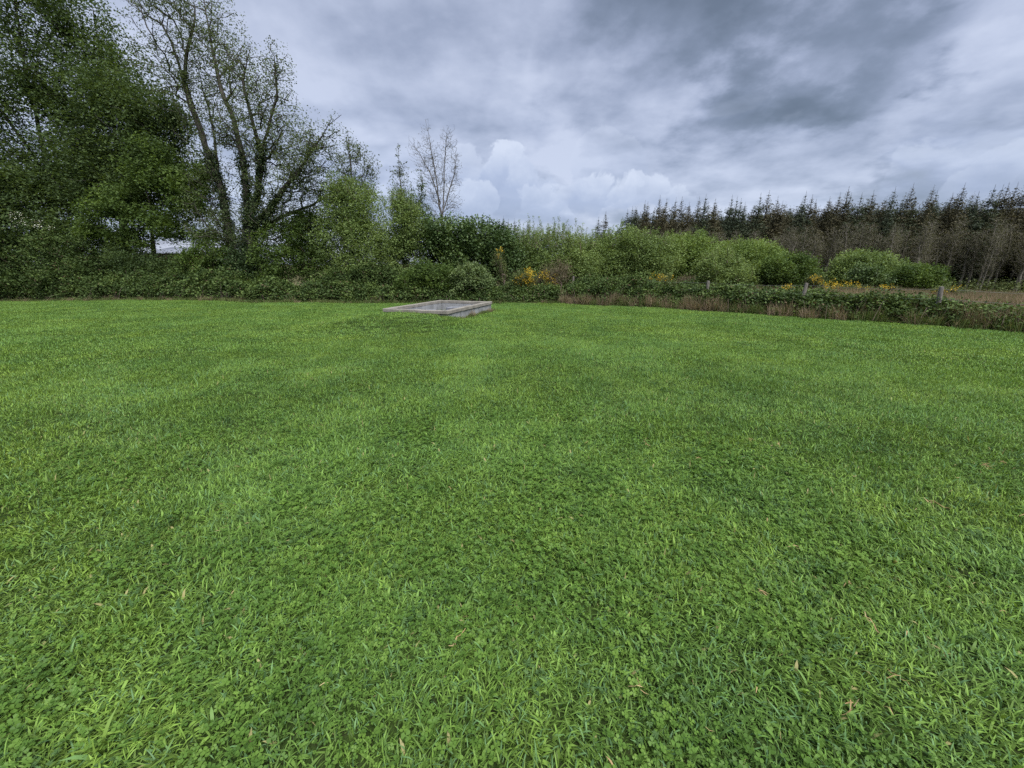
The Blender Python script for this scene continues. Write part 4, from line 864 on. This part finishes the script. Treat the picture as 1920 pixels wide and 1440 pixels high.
# ------------------------------------------------------------------ concrete tank
def box(bl, tr, m_=0.0):
    x0, y0, z0 = bl; x1, y1, z1 = tr
    V_ = np.array([(x0, y0, z0), (x1, y0, z0), (x1, y1, z0), (x0, y1, z0), (x0, y0, z1), (x1, y0, z1), (x1, y1, z1), (x0, y1, z1)], float)
    F_ = np.array([(0, 3, 2, 1), (4, 5, 6, 7), (0, 1, 5, 4), (1, 2, 6, 5), (2, 3, 7, 6), (3, 0, 4, 7)]); return V_, F_
def rough_box(bl, tr, bev=.008, jit=.004, seed=0, mat=None, name='b', cuts=10):
    import bmesh
    V_, F_ = box(bl, tr); bm = bmesh.new(); vs = [bm.verts.new(v) for v in V_]; [bm.faces.new([vs[i] for i in f]) for f in F_]
    long_e = [e for e in bm.edges if e.calc_length() > 0.6]
    bmesh.ops.bevel(bm, geom=list(bm.edges), offset=bev, segments=1, affect='EDGES')
    L = max(abs(tr[i]-bl[i]) for i in range(3)); ax = [abs(tr[i]-bl[i]) for i in range(3)].index(L)
    for k in range(1, cuts):
        co = [0, 0, 0]; co[ax] = bl[ax]+(tr[ax]-bl[ax])*k/cuts; no = [0, 0, 0]; no[ax] = 1
        bmesh.ops.bisect_plane(bm, geom=list(bm.verts)+list(bm.edges)+list(bm.faces), plane_co=co, plane_no=no)
    for v in bm.verts: v.co += Vector(mnoise.noise_vector(v.co*4 + Vector((seed, 0, 0))))*jit
    me = bpy.data.meshes.new(name); bm.to_mesh(me); bm.free(); me.materials.append(mat); return me
tank = thing('concrete_tank', 'low rectangular open concrete tank with a thick rim on the far lawn', 'tank', (TA[0], TA[1], 0))
ang = math.atan2(TVv[1], TVv[0]); tank.rotation_euler = (0, 0, ang)
# local frame: +x along the long side (away), +y to the left (TU should equal rotated +y)
W2, L2, T_, H_ = TL, TW, 0.15, 0.34
for nm, a, b in (('rim', (0, 0, .235), (L2, T_, H_)), ('rim', (0, W2-T_, .237), (L2, W2, H_+.002)), ('rim', (0, T_+.001, .238), (T_, W2-T_-.001, H_-.003)), ('rim', (L2-T_, T_+.001, .236), (L2, W2-T_-.001, H_-.002))):
    link(nm, rough_box(a, b, .010, .007, a[0]+a[1], M['cap'], nm, 14), tank)
e = .035
for nm, a, b in (('side_wall', (e, e, -.45), (L2-e, T_-.004, .234)), ('side_wall', (e, W2-T_+.004, -.45), (L2-e, W2-e, .234)), ('side_wall', (e, T_, -.45), (T_-.004, W2-T_, .234)), ('side_wall', (L2-T_+.004, T_, -.45), (L2-e, W2-T_, .234))):
    link(nm, rough_box(a, b, .004, .003, a[0]+3, M['wall'], nm, 8), tank)
link('floor_slab', rough_box((T_, T_, -.50), (L2-T_, W2-T_, -.28), .004, .003, 9, M['blue_stain'], 'floor_slab', 6), tank)
link('inner_block', rough_box((L2-T_-.42, .55, -.279), (L2-T_-.01, W2-.55, .13), .02, .01, 11, M['blue_stain'], 'inner_block', 6), tank)
link('inner_block', rough_box((1.6, W2-T_-.30, -.279), (2.5, W2-T_-.01, .10), .02, .01, 12, M['blue_stain'], 'inner_block', 6), tank)
# flat stone in the grass before it
def pebble(n, sx, sy, sz, seed):
    import bmesh
    bm = bmesh.new(); bmesh.ops.create_icosphere(bm, subdivisions=3, radius=1)
    for v in bm.verts:
        v.co *= 1 + .25*mnoise.noise(v.co*1.6+Vector((seed, 0, 0))); v.co.x *= sx; v.co.y *= sy; v.co.z *= sz
    me = bpy.data.meshes.new(n); bm.to_mesh(me); bm.free(); me.materials.append(M['stone']); return me
g_ = ground_at(780, 590, .16)
o = link('flat_stone', pebble('flat_stone', .13, .07, .03, 3), None, (g_[0], g_[1], float(gz(g_[0], g_[1]))+.05)); tag(o, 'small pale flat stone in the grass before the concrete tank', 'stone')

# ------------------------------------------------------------------ wire fence
fence = thing('wire_fence', 'wooden posts and sagging wire standing in the bramble bank', 'fence', (5.3, 18, 0))
fb = np.array([5.3, 18, 0]); posts = []
for k, (px, py, Y, lean) in enumerate(((1075, 518, 20.6, .0), (1182, 521, 18.0, .03), (1328, 527, 15.5, -.03), (1512, 531, 13.3, .02), (1766, 538, 11.0, -.06))):
    top = at(px, py, Y); posts.append(top); h = top[2]+.3; rr = np.random.default_rng(k)
    n = 8; zs_ = np.linspace(-.3, top[2], n); pts = np.stack([lean*(zs_-top[2])*1.0, 0*zs_, zs_], 1) + rr.normal(0, .004, (n, 3))
    rad_ = np.linspace(.062, .052, n)*(1+rr.normal(0, .03, n)); v1, f1 = tubes(pts[:-1], pts[1:], rad_[:-1], rad_[1:], 9)
    a = np.arange(9)*2*PI/9; capv = np.stack([np.cos(a)*rad_[-1], np.sin(a)*rad_[-1], np.full(9, top[2])], 1); capv = np.vstack([capv, [[0, 0, top[2]+.012]]])
    v1, f1 = v1, f1; m_ = mesh('post', np.vstack([v1, capv]), [f1, np.array([[len(v1)+i, len(v1)+(i+1) % 9, len(v1)+9] for i in range(9)])], M['post'])
    link('post', m_, fence, (top[0]-fb[0], top[1]-fb[1], 0))
posts.append(posts[-1] + (posts[-1]-posts[-2]))
for hz_ in (-.06, -.32, -.6):
    A_, B_ = [], []
    for p, q in zip(posts[:-1], posts[1:]):
        u = np.linspace(0, 1, 9); c_ = p + (q-p)*u[:, None]; c_[:, 2] += hz_ - .05*np.sin(PI*u); c_[:, 1] -= .06; A_ += list(c_[:-1]-fb); B_ += list(c_[1:]-fb)
    v_, f_ = tubes(A_, B_, np.full(len(A_), .0032), np.full(len(A_), .0032), 4); link('wire', mesh('wire', v_, [f_], M['wire']), fence)

# ------------------------------------------------------------------ house glimpsed through the left trees
hb_ = at(330, 505, 46); hx, hy = hb_[0], 46.; hz0 = float(gz(hx, hy))
house = thing('house', 'white house with blue-grey roof glimpsed through the left trees', 'house', (hx, hy, hz0))
def hb(nm, a, b, m_): 
    v_, f_ = box(a, b); return link(nm, mesh(nm, v_, [f_], m_), house)
ev = at(330, 475, 46)[2] - hz0; rg = at(320, 452, 49)[2] - hz0
hb('wall', (-4.0, 0, -1.), (4.2, 6, ev), M['render']); hb('wall', (-4.6, -.6, -1.), (-4.01, 2, ev-.3), M['brickish'])
rv = np.array([(-4.4, -.4, ev), (4.6, -.4, ev), (4.6, 3, rg), (-4.4, 3, rg), (-4.4, 6.4, ev), (4.6, 6.4, ev), (-4.4, -.4, ev-.15), (4.6, -.4, ev-.15), (-4.4, 6.4, ev-.15), (4.6, 6.4, ev-.15)])
link('roof', mesh('roof', rv, [np.array([(0, 1, 2, 3), (3, 2, 5, 4), (6, 7, 1, 0), (8, 4, 5, 9)]), np.array([(0, 3, 4), (1, 5, 2)])], M['slate']), house)
#hb('chimney', (-.9, 2.6, rg-.3), (-.3, 3.3, rg+.7), M['brickish'])
for x in (-2.6, .2, 2.6):
    f_ = hb('window', (x, -.04, ev-1.9), (x+1.2, -.002, ev-.7), M['render'])
    v_, q_ = box((x+.08, -.06, ev-1.82), (x+1.12, -.041, ev-.78)); link('pane', mesh('pane', v_, [q_], M['glass']), f_)
shed = thing('shed', 'long low pale-roofed shed partly hidden by hawthorn branches', 'shed', (at(318, 500, 38)[0], 38, float(gz(at(318, 500, 38)[0], 38))))
sz0 = shed.location.z; e1 = at(318, 474, 38)[2]-sz0; e2 = at(318, 462, 40)[2]-sz0
for nm, vv, m_ in (('wall', box((-2.2, 0.1, -.6), (2.0, 3.4, e1-.05)), M['brickish']),):
    link(nm, mesh(nm, vv[0], [vv[1]], m_), shed)
sv_ = np.array([(-2.4, -.1, e1), (2.2, -.1, e1), (2.2, 3.6, e2), (-2.4, 3.6, e2), (-2.4, -.1, e1-.1), (2.2, -.1, e1-.1), (2.2, 3.6, e2-.1), (-2.4, 3.6, e2-.1)])
link('roof', mesh('roof', sv_, [np.array([(0, 1, 2, 3), (7, 6, 5, 4), (4, 5, 1, 0), (5, 6, 2, 1), (6, 7, 3, 2), (7, 4, 0, 3)])], M['slate']), shed)
